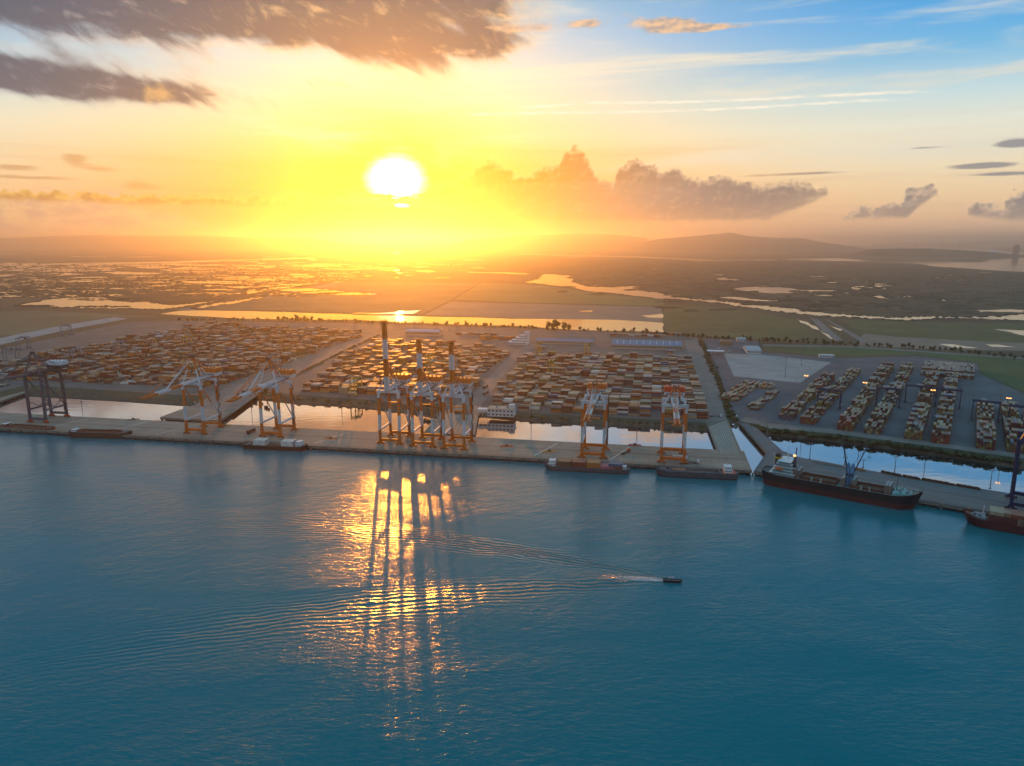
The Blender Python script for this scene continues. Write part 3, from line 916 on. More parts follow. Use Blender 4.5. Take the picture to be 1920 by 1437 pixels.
# lane lines down the right-hand approach bridge
mb = MB()
for i in range(9):
    f = (i + 1) / 10
    a = G(1325, 794).lerp(G(1363, 789), f)
    b = G(1349, 849).lerp(G(1389, 849), f)
    mb.beam((a.x, a.y, 4.02), (b.x, b.y, 4.02), .5, .03, 0)
    a = G(832, 778).lerp(G(894, 778), f)
    b = G(803, 806).lerp(G(888, 812), f)
    mb.beam((a.x, a.y, 4.02), (b.x, b.y, 4.02), .5, .03, 0)
struct(mb, 'bridge_marking', [mat('worn_lane_line', (.40, .37, .32), .7)])
# fenders: each a rubber panel on the quay face
fm = MB()
fm.box(0, 0, 0, 2.2, .5, 2.6, 0)
fm.box(-.7, .45, .6, .6, .5, 1.2, 1)
fm.box(.7, .45, .6, .6, .5, 1.2, 1)
fmesh = fm.mesh('fender', [mat('fender_face', (.10, .095, .085), .8), RUBBER])
for i in range(62):
    s = 246 - i * 15
    f = bpy.data.objects.new('fender', fmesh)
    COL.objects.link(f)
    p = O0 + QX * s - QY * .75
    f.location = (p.x, p.y, 1.2)
    f.rotation_euler = (0, 0, PORT)
    tag(f, 'dark rubber fender on the face of the long quay', 'fender', 'fenders along the long quay')
for i in range(12):
    f = bpy.data.objects.new('fender', fmesh)
    COL.objects.link(f)
    p = e1 + edir * (12 + i * 16) - en * .75
    f.location = (p.x, p.y, 1.2)
    f.rotation_euler = (0, 0, EAST)
    tag(f, 'dark rubber fender on the face of the right-hand quay', 'fender', 'fenders along the right-hand quay')


# mooring bollards
bo = MB()
bo.tube((0, 0, 0), (0, 0, .7), .38, .30, 10)
bo.tube((0, 0, .7), (0, 0, 1.0), .55, .5, 10)
bmesh_ = bo.mesh('bollard', [mat('bollard_yellow', (.45, .25, .04), .6)])
for i in range(52):
    o = bpy.data.objects.new('bollard', bmesh_)
    COL.objects.link(o)
    p = (O0 + QX * (240 - i * 18) + QY * 1.6) if i < 42 else (e1 + edir * (14 + (i - 42) * 18) + en * 1.6)
    o.location = (p.x, p.y, 4.0)
    if i < 42:
        tag(o, 'yellow mooring bollard on the edge of the long quay', 'bollard', 'bollards along the long quay')
    else:
        tag(o, 'yellow mooring bollard on the edge of the right-hand quay', 'bollard', 'bollards along the right-hand quay')


# ------------------------------------------------------------------ ship-to-shore cranes
def bands(mb, p, q, w, h, cuts, ks):
    """beam painted in bands; cuts are fractions along it"""
    p, q = Vector(p), Vector(q)
    c = [0.0] + list(cuts) + [1.0]
    for i in range(len(c) - 1):
        mb.beam(p.lerp(q, c[i]), p.lerp(q, c[i + 1]), w, h, ks[i])


def sts_crane(label, base_px, boom, apex=79.0, mats=None, house=None, group=None, bogie=None, rz=None, W=20.0, D=28.0, hp=52.0, loc=None, mid=None):
    A, B = (ORANGE, WHITE) if mats is None else mats
    striped = mats is None
    M = [A, B, house or A, DARK, bogie or A, GLASS]
    p = G(*base_px) if loc is None else loc
    rz = PORT if rz is None else rz
    t = thing('quay_crane', label, 'crane', (p.x, p.y, 4.0), rz, group)
    x = W / 2
    low = 14.5

    def part(name, fn, parent=t):
        mb = MB()
        fn(mb)
        return mb.build(name, M, parent)
    for sx in (-1, 1):
        for y0 in (0.0, D):
            def leg(mb, sx=sx, y0=y0):
                zb, zt = 3.0, hp - (0 if y0 == 0 else 0)
                cuts = [(low - zb) / (zt - zb), (29.5 - zb) / (zt - zb), (46.5 - zb) / (zt - zb)]
                lean = 0.0 if y0 == 0 else -1.2
                bands(mb, (sx * x, y0 + (1.5 if y0 else 0), zb), (sx * x, y0 + lean, zt), 2.3, 2.4, cuts, [0, 1, 0, 1] if striped else [0, 0, 0, 0])
            part('leg', leg)

            def bog(mb, sx=sx, y0=y0):
                yy = y0 + (1.5 if y0 else 0)
                mb.box(sx * x, yy, 2.1, 4.0, 1.6, 1.4, 4)
                for k in (-2.1, 2.1):
                    mb.box(sx * x + k, yy, 1.1, 3.8, 1.3, 1.0, 4)
                    for j in (-1.35, -.45, .45, 1.35):
                        mb.tube((sx * x + k + j, yy - .35, .55), (sx * x + k + j, yy + .35, .55), .42, n=8, k=3)
            part('bogie', bog)
    for y0 in (0.0, D + 1.5):
        part('sill_beam', lambda mb, y0=y0: mb.beam((-x, y0, 4.6), (x, y0, 4.6), 1.7, 2.6, 0))
    for sx in (-1, 1):
        part('portal_beam', lambda mb, sx=sx: mb.beam((sx * x, 1.05, low), (sx * x, D - .2, low), 1.3, 1.8, 1 if striped else 0))

        def brace(mb, sx=sx):
            a, b = Vector((sx * x, 1.2, hp - 2.5)), Vector((sx * x, D - .8, low + 1.6))
            bands(mb, a, b, .85, .85, [.55], [0, 1] if striped else [0, 0])
            if not striped:
                m_ = Vector((sx * x, D * .5, low + .9))
                mb.beam((sx * x, 1.1, low + 9), m_, .6, .6, 0)
                mb.beam((sx * x, D - .6, low + 9), m_, .6, .6, 0)
        part('brace', brace)
    part('cross_beam', lambda mb: mb.beam((-x - 2, 0, hp + .9), (x + 2, 0, hp + .9), 2.4, 2.6, 1))
    part('cross_beam', lambda mb: mb.beam((-x - 1, D - 1.2, hp + .9), (x + 1, D - 1.2, hp + .9), 2.2, 2.4, 1))
    back = D + 17

    def girder(mb):
        for sx in (-2.6, 2.6):
            mb.beam((sx, -3, hp + 3.1), (sx, back, hp + 3.1), 1.2, 2.2, 1)
        for k in range(8):
            mb.beam((-2, -2 + k * (back + 1) / 7.2, hp + 3.4), (2, -2 + k * (back + 1) / 7.2, hp + 3.4), .6, .8, 1)
        mb.box(0, back + 1, hp + 2, 7, 2.0, .5, 3)
    part('girder', girder)

    def walk(mb):
        for sx in (-1, 1):
            mb.box(sx * 4.3, D / 2 + 4, hp + 2.6, 1.3, back - 8, .12, 3)
            for k in range(14):
                yy = 1 + k * (back - 2) / 13
                mb.box(sx * 4.9, yy, hp + 2.7, .12, .12, 1.1, 3)
            mb.beam((sx * 4.9, 1, hp + 3.8), (sx * 4.9, back - 1, hp + 3.8), .10, .10, 3)
        for sx in (-1, 1):
            for k in range(10):
                mb.box(sx * (x + 1.4), k * D / 10 + 1, hp + 2.1, .12, .12, 1.1, 3)
            mb.box(sx * (x + 1.3), 0, hp + 2.0, 2.2, 4.5, .15, 3)
    part('walkway', walk)

    def aframe(mb):
        top = Vector((0, 3.5, apex))
        for sx in (-1, 1):
            bands(mb, (sx * x * .92, 0, hp + 2), (sx * 1.4, 3.5, apex - 1), 1.1, 1.1, [.55], [1, 0] if striped else [0, 0])
            bands(mb, (sx * 2.6, D - 2, hp + 3.5), (sx * 1.4, 4.5, apex - 1), .8, .8, [.5], [1, 0] if striped else [0, 0])
        mb.beam((-2.6, 3.5, apex - .6), (2.6, 3.5, apex - .6), 1.6, 1.4, 0)
        mb.box(0, 3.5, apex, 5.0, 3.6, .25, 3)
        for sx in (-2, 0, 2):
            mb.tube((sx, 3.5, apex + .6), (sx + .4, 3.5, apex + .6), 1.0, n=10, k=3)
        mb.tube((1.8, 4.4, apex), (1.8, 4.4, apex + 4.5), .12, n=5, k=3)
        mb.beam((-4.2, 2.2, hp + (apex - hp) * .55), (4.2, 2.2, hp + (apex - hp) * .55), .7, .7, 0)
    part('apex_frame', aframe)

    def housef(mb):
        y0 = D + 7
        mb.box(0, y0, hp + 4.3, 18.4, 12, 3.0, 1)
        mb.box(0, y0, hp + 7.3, 18.8, 12.4, 3.6, 2)
        mb.box(0, y0, hp + 10.9, 17.6, 9.5, 1.0, 2)
        mb.box(0, y0 - 6.05, hp + 4.8, 15.5, .1, .6, 3)
        for k in range(-3, 4):
            mb.box(k * 2.4, y0 - 6.1, hp + 5.7, 1.0, .12, .9, 5)
        for k in (-4, 0, 4):
            mb.box(k, y0, hp + 11.9, 1.4, 1.4, .7, 3)
    part('machinery_house', housef)
    # boom
    hinge = Vector((0, -3.5, hp + 3.1))
    if boom[0] == 'down':
        tip = Vector((0, -boom[1], hp + 3.1 + boom[2]))
    else:
        tip = Vector((0, boom[1], boom[2]))
    L = (tip - hinge).length
    bd = (tip - hinge).normalized()
    bn = Vector((1, 0, 0)).cross(bd)
    if bn.z < 0 and boom[0] == 'down':
        bn = -bn

    def boomf(mb):
        if striped:
            bands(mb, hinge - bn * .5, tip - bn * .5, 3.4, .5, [.20, .46, .74], [1, 0, 1, 0])
        for sx in (-1.75, 1.75):
            o = Vector((sx, 0, 0))
            bands(mb, hinge + o, tip + o, 1.1, 2.1, [.20, .46, .74] if striped else [.5], [1, 0, 1, 0] if striped else [0, 0])
        n = int(L / 4.5)
        for k in range(n + 1):
            c = hinge.lerp(tip, k / n)
            f = k / n
            kk = (1 if f < .20 else 0 if f < .46 else 1 if f < .74 else 0) if striped else 0
            mb.beam(c - Vector((1.4, 0, 0)), c + Vector((1.4, 0, 0)), .7, .9, kk)
            if k < n and kk == 1 or not striped:
                d2 = hinge.lerp(tip, min(1, (k + 1) / n))
                mb.beam(c - Vector((1.3, 0, 0)), d2 + Vector((1.3, 0, 0)), .4, .4, kk)
        mb.beam(tip - Vector((4.4, 0, 0)), tip + Vector((4.4, 0, 0)), 1.2, .9, 0)
        mb.beam(tip - Vector((3.6, 0, 0)) - bd * 2.4, tip + Vector((3.6, 0, 0)) - bd * 2.4, 1.0, .5, 3)
    part('boom', boomf)

    def stays(mb):
        for sx in (-1.3, 1.3):
            top = Vector((sx, 3.5, apex - .5))
            if boom[0] == 'down':
                for f in (.52, .93):
                    e = hinge.lerp(tip, f) + Vector((sx * .4, 0, 1.2))
                    mb.beam(top, e, .42, .42, 1 if f < .9 else 0)
            else:
                for f in (.40, .72):
                    e = hinge.lerp(tip, f)
                    m_ = (top + e) / 2 + Vector((0, 3.0 + 3 * f, 1.5))
                    mb.beam(top, m_, .4, .4, 0)
                    mb.beam(m_, e, .4, .4, 0)
            mb.beam(top, Vector((sx * 1.9, back - 5, hp + 4.3)), .45, .45, 0)
    part('stay', stays)

    def trolley(mb):
        yt = D * .45 if boom[0] == 'up' else (6 if mid is None else mid)
        mb.box(0, yt, hp + .9, 4.2, 5.5, 1.0, 3)
        mb.box(3.2, yt - 2.5, hp - 2.2, 2.3, 2.6, 2.6, 1)
        mb.box(3.2, yt - 3.85, hp - 1.7, 2.0, .1, 1.5, 5)
        for a in (-1.5, 1.5):
            for b in (-1, 1):
                mb.beam((a, yt + b, hp + .9), (a * 1.5, yt + b, hp - 12), .09, .09, 3)
        mb.box(0, yt, hp - 12.8, 12.0, 2.2, .8, 0)
    part('trolley', trolley)

    def stair(mb):
        xx = x + 1.6
        for k in range(9):
            z0, z1 = 6 + k * 5, 11 + k * 5
            ya, yb = (D - 3.4, D + .6) if k % 2 else (D + .6, D - 3.4)
            mb.beam((xx, ya, z0), (xx, yb, z1), .9, .18, 3)
            mb.box(xx, yb, z1, 1.4, 1.2, .1, 3)
        for yy in (D - 3.8, D + 1.0):
            mb.beam((xx + .5, yy, 5), (xx + .5, yy, hp), .14, .14, 3)
    part('stair_tower', stair)
    return t


GC = 'quay cranes along the waterfront'
sts_crane('dark grey quay crane with white machinery house, farthest left on the quay', (72, 793), ('down', 62, 0), 77, (SLATE, mat('slate_dark', (.055, .055, .065), .5)), WHITE, GC, REDBOX, mid=14)
sts_crane('orange and white quay crane with boom lowered, standing next to the dark grey crane', (367, 814), ('down', 72, -2), 80, group=GC)
sts_crane('orange and white quay crane with lowered boom behind the barge of white containers', (509, 820), ('down', 69, -3), 80, group=GC)
sts_crane('orange and white quay crane with the tallest raised boom of the trio', (731.5, 833.6), ('up', -5.2, 121.5), 76, group=GC)
sts_crane('orange and white quay crane in the middle of the three raised booms', (793, 839), ('up', -4.7, 105.6), 72, group=GC)
sts_crane('orange and white quay crane with raised boom beside the white office building', (851.5, 844), ('up', -3.9, 105.2), 72, group=GC)
sts_crane('orange and white quay crane loading the brown container barge, boom lowered', (1111, 860), ('down', 76, -1), 69, group=GC, mid=-6)
sts_crane('red and white quay crane at the end of the long quay above the empty barge', (1261, 869), ('down', 76, -1), 69, group=GC, house=REDBOX, mid=-6)
b9 = G(1896, 957) + edir * 10 + en * 2
sts_crane('navy blue quay crane standing beside the dark red container ship', None, ('down', 66, 0), 78, (NAVY, mat('navy_deep', (.012, .03, .10), .5)), NAVY, GC, NAVY, rz=EAST, loc=b9, W=21)

# ------------------------------------------------------------------ containers
CL, CW, CH = 12.19, 2.44, 2.59
CMESH = {}


def container_mesh(cname, short=False):
    key = (cname, short)
    if key in CMESH:
        return CMESH[key]
    L = CL if not short else 6.06
    mb = MB()
    hx, hy = L / 2, CW / 2
    mb.box(0, 0, .12, L - .16, CW - .12, CH - .24, 0)
    for sx in (-1, 1):
        for sy in (-1, 1):
            mb.box(sx * (hx - .09), sy * (hy - .09), 0, .18, .18, CH, 0)
    for sy in (-1, 1):
        mb.box(0, sy * (hy - .06), 0, L - .36, .12, .18, 0)
        mb.box(0, sy * (hy - .06), CH - .14, L - .36, .12, .13, 0)
        n = int(L / 1.0)
        for k in range(n):
            mb.box(-hx + .6 + k * (L - 1.2) / (n - 1), sy * (hy - .045), .18, .42, .06, CH - .34, 0)
    for sx in (-1, 1):
        mb.box(sx * (hx - .06), 0, 0, .12, CW - .36, .2, 0)
        mb.box(sx * (hx - .06), 0, CH - .2, .12, CW - .36, .19, 0)
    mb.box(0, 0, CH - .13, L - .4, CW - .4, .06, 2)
    for k in (-.8, -.3, .3, .8):
        mb.box(hx - .04, k, .2, .06, .07, CH - .4, 1)
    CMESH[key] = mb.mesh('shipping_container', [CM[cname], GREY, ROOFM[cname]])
    return CMESH[key]


NCONT = [0]


def container(cname, pos, rz, label, group, short=False):
    o = bpy.data.objects.new('shipping_container', container_mesh(cname, short))
    COL.objects.link(o)
    o.location = pos
    o.rotation_euler = (0, 0, rz)
    NCONT[0] += 1
    return tag(o, label, 'container', group)


REST = MB()          # the thousands of boxes that fill the yards behind the front rows


def restbox(p, ax, ay, cname, L=CL):
    a, b = ax * (L / 2 - .06), ay * (CW / 2 - .04)
    z0, z1 = Vector((0, 0, .03)), Vector((0, 0, CH))
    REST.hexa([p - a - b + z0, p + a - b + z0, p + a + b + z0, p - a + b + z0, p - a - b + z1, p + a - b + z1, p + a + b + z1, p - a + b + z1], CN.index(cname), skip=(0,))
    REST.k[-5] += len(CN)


def inside(p, poly):
    r = False
    n = len(poly)
    for i in range(n):
        a, b = poly[i], poly[(i + 1) % n]
        if (a[1] > p[1]) != (b[1] > p[1]) and p[0] < (b[0] - a[0]) * (p[1] - a[1]) / (b[1] - a[1]) + a[0]:
            r = not r
    return r


rc = random.Random(11)
# centre yard: blocks six deep lying parallel to the quay
Y0 = G(973, 770)
EDGE0, EDGE1 = G(917, 750), G(984, 664)
ncol = {}
for blk in range(15):
    mood = rc.random()
    for colm in range(-6, 21):
        s = colm * 12.75 + (4.5 if colm >= 19 else 0) + rc.uniform(-.1, .1)
        t = blk * 29.5
        base = Y0 + QX * (s + 6) + QY * t + Vector((0, 0, .06))
        lim = G(1330, 770).x + (base.y - 880) * .20
        f_ = (base.y - EDGE0.y) / (EDGE1.y - EDGE0.y)
        if base.x > lim or base.x < EDGE0.x + (EDGE1.x - EDGE0.x) * f_ + 5 or (blk == 0 and colm < 0):
            continue
        ncol[blk] = ncol.get(blk, -1) + 1
        hb = rc.choice([1, 2, 2, 3, 3, 3, 4, 4]) if not (blk <= 1 and colm > 6) else rc.choice([2, 3, 3, 4, 4])
        if rc.random() < .035 or (colm >= 19 and rc.random() < .25):
            continue
        cc = [rc.choice(MIXED) for _ in range(5)]
        for row in range(6):
            h = hb if rc.random() < .72 else max(0, hb - rc.choice([1, 1, 2]))
            if row == 0:
                h = max(1, h)
            for lv in range(h):
                cn = cc[lv] if rc.random() < .65 else rc.choice(MIXED)
                p = base + QY * (row * 2.5) + Vector((0, 0, lv * CH))
                if row == 0 and (blk == 0 or (blk <= 5 and lv >= h - 2 and lv >= 1)):
                    where = 'front row' if blk == 0 else '%s row' % ORD[blk]
                    lvl = 'top' if lv == h - 1 else ('bottom' if lv == 0 else ORD[lv] + ' up')
                    container(cn, p, PORT, '%s container, %s of %s stack from the left, %s' % (cn, lvl, ORD[ncol[blk]], where), 'containers in the centre yard')
                else:
                    restbox(p, QX, QY, cn)

# left and middle yards: the same block pattern over larger, looser ground
YL = px([(-150, 742), (0, 726), (48, 714), (350, 733), (430, 720), (540, 680), (680, 628), (330, 607), (235, 609), (0, 662), (-150, 700)])
YM = px([(559, 735), (620, 738), (700, 744), (800, 755), (870, 742), (950, 666), (925, 655), (760, 645), (722, 640), (640, 676)])
for poly, t0, sgn in ((YL, 0, 1), (YM, 0, 2)):
    for blk in range(-4, 34):
        for colm in range(-66, 8):
            s = colm * 13.0 + (blk * 37 % 5)
            t = 66 + 150 + blk * 26.0
            base = O0 + QX * s + QY * t + Vector((0, 0, .06))
            if not inside((base.x, base.y), poly) or rc.random() < .05:
                continue
            if (colm // 9 + blk // 4) % 5 == 0 and rc.random() < .35:
                continue
            cc = [rc.choice(RUSTY) for _ in range(5)]
            hb = rc.choice([1, 1, 2, 2, 3, 3, 4, 4, 5]) if sgn == 1 else rc.choice([1, 2, 2, 3, 3, 4])
            for row in range(6):
                h = hb if rc.random() < .75 else max(0, hb - rc.choice([1, 2]))
                for lv in range(h):
                    restbox(base + QY * (row * 2.5) + Vector((0, 0, lv * CH)), QX, QY, cc[lv] if rc.random() < .55 else rc.choice(RUSTY))

# right yard: long blocks running away from the water, box ends facing it
BLK = [((1400, 768), 10, 5, 2), ((1459, 786), 23, 6, 4), ((1499, 794), 30, 6, 4), ((1569, 806), 36, 6, 5), ((1620, 812), 37, 6, 4), ((1695, 823), 33, 6, 5), ((1745, 830), 33, 6, 5), ((1829, 841), 17, 6, 5), ((1886, 847), 17, 6, 5), ((1935, 853), 16, 6, 4)]
DX, DY = rotz((1, 0, 0), compass(32)), rotz((1, 0, 0), compass(122))
for (bp, nb, nr, hmax) in BLK:
    o = G(*bp)
    for bay in range(nb):
        if rc.random() < .05:
            continue
        hb = rc.choice([hmax, hmax, hmax - 1, hmax - 1, max(1, hmax - 2), max(1, hmax - 3)])
        if bay < 2:
            hb = hmax - (bay == 0)
        cc = rc.choice(GOLDEN)
        for row in range(nr):
            h = hb if rc.random() < .6 else max(0 if bay > 1 else 2, hb - rc.choice([1, 1, 2]))
            for lv in range(h):
                restbox(o + DX * (bay * 12.5 + 6.3) + DY * (row * 2.62 + 1.3) + Vector((0, 0, .06 + lv * CH)), DX, DY, cc if rc.random() < .5 else rc.choice(GOLDEN))
# wide far group at the back of the right yard
o = G(1728, 703)
for bay in range(9):
    for row in range(26):
        for lv in range(3 if bay > 1 else 2):
            if rc.random() < .93:
                restbox(o + DY * (row * 2.6) + DX * (bay * 12.5) + Vector((0, 0, .06 + lv * CH)), DX, DY, rc.choice(['brown', 'rust red', 'brown', 'tan', 'maroon', 'dark grey']))
# low timber-like stacks beside the hedge
for k in range(10):
    for j in range(8 if k < 8 else 14):
        if rc.random() < .85:
            for lv in range(rc.choice([1, 1, 2])):
                restbox(G(1352, 748) + DX * (k * 12.5) + DY * (j * 3.0 - 0.0) + Vector((0, 0, .06 + lv * CH)), DX, DY, rc.choice(['rust red', 'brown', 'tan', 'tan', 'orange']))
# long stacks on the back lots of the left and centre
for (u, v, n, h) in ((905, 637, 8, 3), (860, 628, 7, 2), (1150, 631, 9, 2), (700, 641, 5, 2), (640, 632, 4, 2), (560, 626, 6, 2), (480, 622, 6, 3), (1225, 628, 5, 2)):
    p0 = G(u, v)
    for i in range(n):
        for j in range(4):
            for lv in range(h if rc.random() < .8 else h - 1):
                restbox(p0 + QX * (i * 12.7) + QY * (j * 2.5) + Vector((0, 0, .06 + lv * CH)), QX, QY, rc.choice(MIXED))
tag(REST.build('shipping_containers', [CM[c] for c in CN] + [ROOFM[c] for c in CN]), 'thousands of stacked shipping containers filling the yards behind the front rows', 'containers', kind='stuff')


# ------------------------------------------------------------------ rubber-tyred yard gantries
def rtg(label, loc, rz, body, group, span=23.5, hh=21.0):
    t = thing('yard_gantry', label, 'gantry crane', (loc.x, loc.y, 4.06), rz, group)
    M = [body, DARK, GLASS, GREY]
    for sx in (-1, 1):
        for sy in (-1, 1):
            mb = MB()
            mb.beam((sx * span / 2, sy * 3.6, 2.4), (sx * span / 2, sy * 2.6, hh), 1.0, 1.1, 0)
            mb.build('leg', M, t)
        mb = MB()
        mb.beam((sx * span / 2, -6, 2.2), (sx * span / 2, 6, 2.2), 1.1, 1.2, 0)
        mb.box(sx * (span / 2 + .9), 0, 2.8, 1.6, 4.2, 2.2, 3)
        mb.build('sill_beam', M, t)
        mb = MB()
        for k in (-5.3, -3.6, 3.6, 5.3):
            mb.tube((sx * span / 2 - .4, k, .8), (sx * span / 2 + .4, k, .8), .8, n=10, k=1)
        mb.build('wheel_set', M, t)
    for sy in (-1, 1):
        mb = MB()
        mb.beam((-span / 2 - 1.2, sy * 2.6, hh + .7), (span / 2 + 1.2, sy * 2.6, hh + .7), .9, 1.7, 0)
        mb.build('girder', M, t)
    mb = MB()
    yt = random.Random(label).uniform(-6, 6)
    mb.box(yt, 0, hh + 1.6, 5.5, 6.0, 1.6, 3)
    mb.box(yt + 2.5, -3.4, hh - 2.4, 1.9, 2.2, 2.4, 2)
    for a in (-1, 1):
        for b in (-1, 1):
            mb.beam((yt + a, b, hh + 1.6), (yt + a * 1.4, b * 2, hh - 6), .09, .09, 1)
    mb.box(yt, 0, hh - 6.6, 2.2, 11.8, .6, 0)
    mb.build('trolley', M, t)
    return t


GR = 'yard gantries over the right-hand stacks'
RR = compass(122)
rtg('navy yard gantry spanning the stacks nearest the pale apron', G(1553, 765) + DX * 2, RR, NAVY, GR, 25)
rtg('navy yard gantry over the stacks left of the widest lane', G(1664, 762), RR, NAVY, GR, 25)
rtg('navy yard gantry beside the lamp mast in the widest lane', G(1720, 757), RR, NAVY, GR, 27)
rtg('navy yard gantry in front of the pale back stacks', G(1776, 764), RR, NAVY, GR, 25)
rtg('navy yard gantry over the stacks by the dark grass', G(1846, 789), RR, NAVY, GR, 25)
rtg('navy yard gantry at the right edge over the last stacks', G(1915, 800), RR, NAVY, GR, 25)
GL = 'yard gantries in the left and centre yards'
RC_ = PORT + RAD(90)
for (u, v, col, lab) in ((1010, 664, YELLOW, 'yellow yard gantry at the far left corner of the centre yard'), (1035, 702, YELLOW, 'yellow yard gantry straddling the middle of the centre yard'), (1100, 669, YELLOW, 'yellow yard gantry over the back row of the centre yard'),
                         (668, 740, YELLOW, 'yellow yard gantry near the basin left of the raised booms'), (806, 690, YELLOW, 'yellow yard gantry behind the middle raised boom'), (45, 655, GREY, 'pale grey yard gantry next to the pale back road'),
                         (22, 678, GREY, 'pale grey yard gantry at the left edge behind the dark crane'), (145, 680, GREY, 'pale grey yard gantry behind the white machinery house'), (225, 665, GREY, 'pale grey yard gantry amid the tall left stacks'),
                         (355, 652, YELLOW, 'yellow yard gantry above the second crane from the left'), (515, 690, GREY, 'pale yard gantry right behind the third crane from the left'), (125, 630, GREY, 'pale grey yard gantry at the farthest end of the left yard')):
    rtg(lab, G(u, v), RC_, col, GL)

# ------------------------------------------------------------------ ships
def hull_part(name, L, B, zdeck, root, mats, zband=1.0, bow=.16, stern=.08, flare=.78, sheer=1.5, bulwark=.9, name_k=None, rake=.035, stern_w=.75):
    """hull along +x (bow at +L/2): stations lofted from keel band to deck; k0 upper, k1 lower band, k2 deck"""
    mb = MB()
    N = 28
    st = []
    for i in range(N + 1):
        f = i / N
        if f < stern:
            w = stern_w + (1 - stern_w) * math.sin(f / stern * math.pi / 2)
        elif f > 1 - bow:
            g = (f - (1 - bow)) / bow
            w = max(0.0, math.cos(g * math.pi / 2)) ** .62
        else:
            w = 1.0
        ww = w if f < 1 - bow else w * (1 - (1 - flare) * ((f - (1 - bow)) / bow))
        if f > 1 - bow:
            g = (f - (1 - bow)) / bow
            ww = max(0.0, math.cos(min(1, g * 1.12) * math.pi / 2)) ** .62
        g = max(0, (f - .80) / .20)
        zs = zdeck + sheer * g * g + (sheer * .45 * max(0, (.10 - f) / .10))
        x = -L / 2 + L * f
        xl = x - (L * rake * g if f > .8 else 0) + (L * rake * .5 * max(0, (.1 - f) / .1))
        st.append((x, xl, w * B / 2, ww * B / 2, zs))
    for sy in (-1, 1):
        for i in range(N):
            a, b = st[i], st[i + 1]
            rows = []
            for q in (a, b):
                x, xl, w, ww, zs = q
                tf = (zband + 1.5) / (zs + 1.5)
                rows.append([(xl, sy * ww, -1.5), (xl + (x - xl) * tf, sy * (ww + (w - ww) * tf), zband), (x, sy * w, zs), (x, sy * w, zs + bulwark), (x, sy * max(0, w - .35), zs + bulwark), (x, sy * max(0, w - .35), zs - .02)])
            ks = [1, 0, 0, 3, 0]
            for j in range(5):
                q = [rows[0][j], rows[1][j], rows[1][j + 1], rows[0][j + 1]]
                mb.poly(q if sy < 0 else q[::-1], ks[j])
    a = st[0]
    x, xl, w, ww, zs = a
    mb.poly([(xl, ww, -1.5), (xl, -ww, -1.5), (x, -w, zs + bulwark), (x, w, zs + bulwark)], 0)
    for i in range(N):
        a, b = st[i], st[i + 1]
        mb.poly([(a[0], -a[2], a[4]), (b[0], -b[2], b[4]), (b[0], b[2], b[4]), (a[0], a[2], a[4])], 2)
    return mb.build(name, mats, root)


def ship_root(name, label, cat, w0, w1, z=0.0, group=None, side=0.0):
    """ship between two water-line points; bow at the second one"""
    a, b = G(*w0, 0.0), G(*w1, 0.0)
    c = (a + b) / 2
    d = b - a
    rz = math.atan2(d.y, d.x)
    n = Vector((-math.sin(rz), math.cos(rz), 0))
    c = c + n * side
    return thing(name, label, cat, (c.x, c.y, z), rz, group), d.length


def wheelhouse(root, x, w, tiers, zd, l=7.0, name='wheelhouse', col=None):
    M = [col or SHIPW, GLASS, REDBOX, DARK, WHITE]
    mb = MB()
    z = zd
    for i in range(tiers):
        ll, wd = l - i * .9, w - i * .8
        mb.box(x, 0, z, ll, wd, 2.5, 0)
        mb.box(x, 0, z + 2.5, ll + .7, wd + .7, .16, 4)
        for k in range(max(2, int(wd / 1.6))):
            yy = -wd / 2 + (k + .5) * wd / max(2, int(wd / 1.6))
            for sx in (-1, 1):
                mb.box(x + sx * (ll / 2 + .01), yy, z + 1.2, .06, .9, .8, 1)
        for k in range(max(2, int(ll / 1.5))):
            xx = x - ll / 2 + (k + .5) * ll / max(2, int(ll / 1.5))
            for sy in (-1, 1):
                mb.box(xx, sy * (wd / 2 + .01), z + 1.2, .8, .06, .8, 1)
        z += 2.66
    o = mb.build(name, M, root)
    mb = MB()
    mb.tube((x, 0, z), (x, 0, z + 5), .12, .06, 6, 3)
    mb.beam((x - .0, -1.3, z + 3.2), (x, 1.3, z + 3.2), .12, .12, 3)
    mb.box(x + .3, 0, z + 2.2, .3, 1.9, .25, 4)
    mb.build('mast', M, root)
    return z


def coaming(root, x0, x1, w, zd, h, mats, name='hold_coaming', inner=True):
    mb = MB()
    for sy in (-1, 1):
        mb.box((x0 + x1) / 2, sy * w / 2, zd, x1 - x0, .4, h, 0)
        n = int((x1 - x0) / 2.2)
        for k in range(n):
            mb.box(x0 + (k + .5) * (x1 - x0) / n, sy * (w / 2 + .3), zd, .25, .3, h, 0)
    for xx in (x0, x1):
        mb.box(xx, 0, zd, .4, w + .4, h, 0)
    mb.build(name, mats, root)
    if inner:
        mb = MB()
        mb.box((x0 + x1) / 2, 0, zd + .05, x1 - x0 - .5, w - .5, .35, 0)
        mb.build('hold_floor', [HOLD], root)


def deck_gear(root, xs, w, zd, seed):
    r = random.Random(seed)
    mb = MB()
    for x in xs:
        for sy in (-1, 1):
            mb.tube((x, sy * w * .36, zd), (x, sy * w * .36, zd + .9), .35, n=8, k=0)
            mb.tube((x + 1, sy * w * .36, zd), (x + 1, sy * w * .36, zd + .9), .35, n=8, k=0)
        mb.box(x + r.uniform(-1.5, 1.5), 0, zd, 1.6, 1.8, 1.3, 1)
        mb.tube((x, -1.2, zd + .8), (x, 1.2, zd + .8), .55, n=10, k=1)
    mb.build('deck_machinery', [DARK, GREY], root)


BG = 'river barges moored at the long quay'
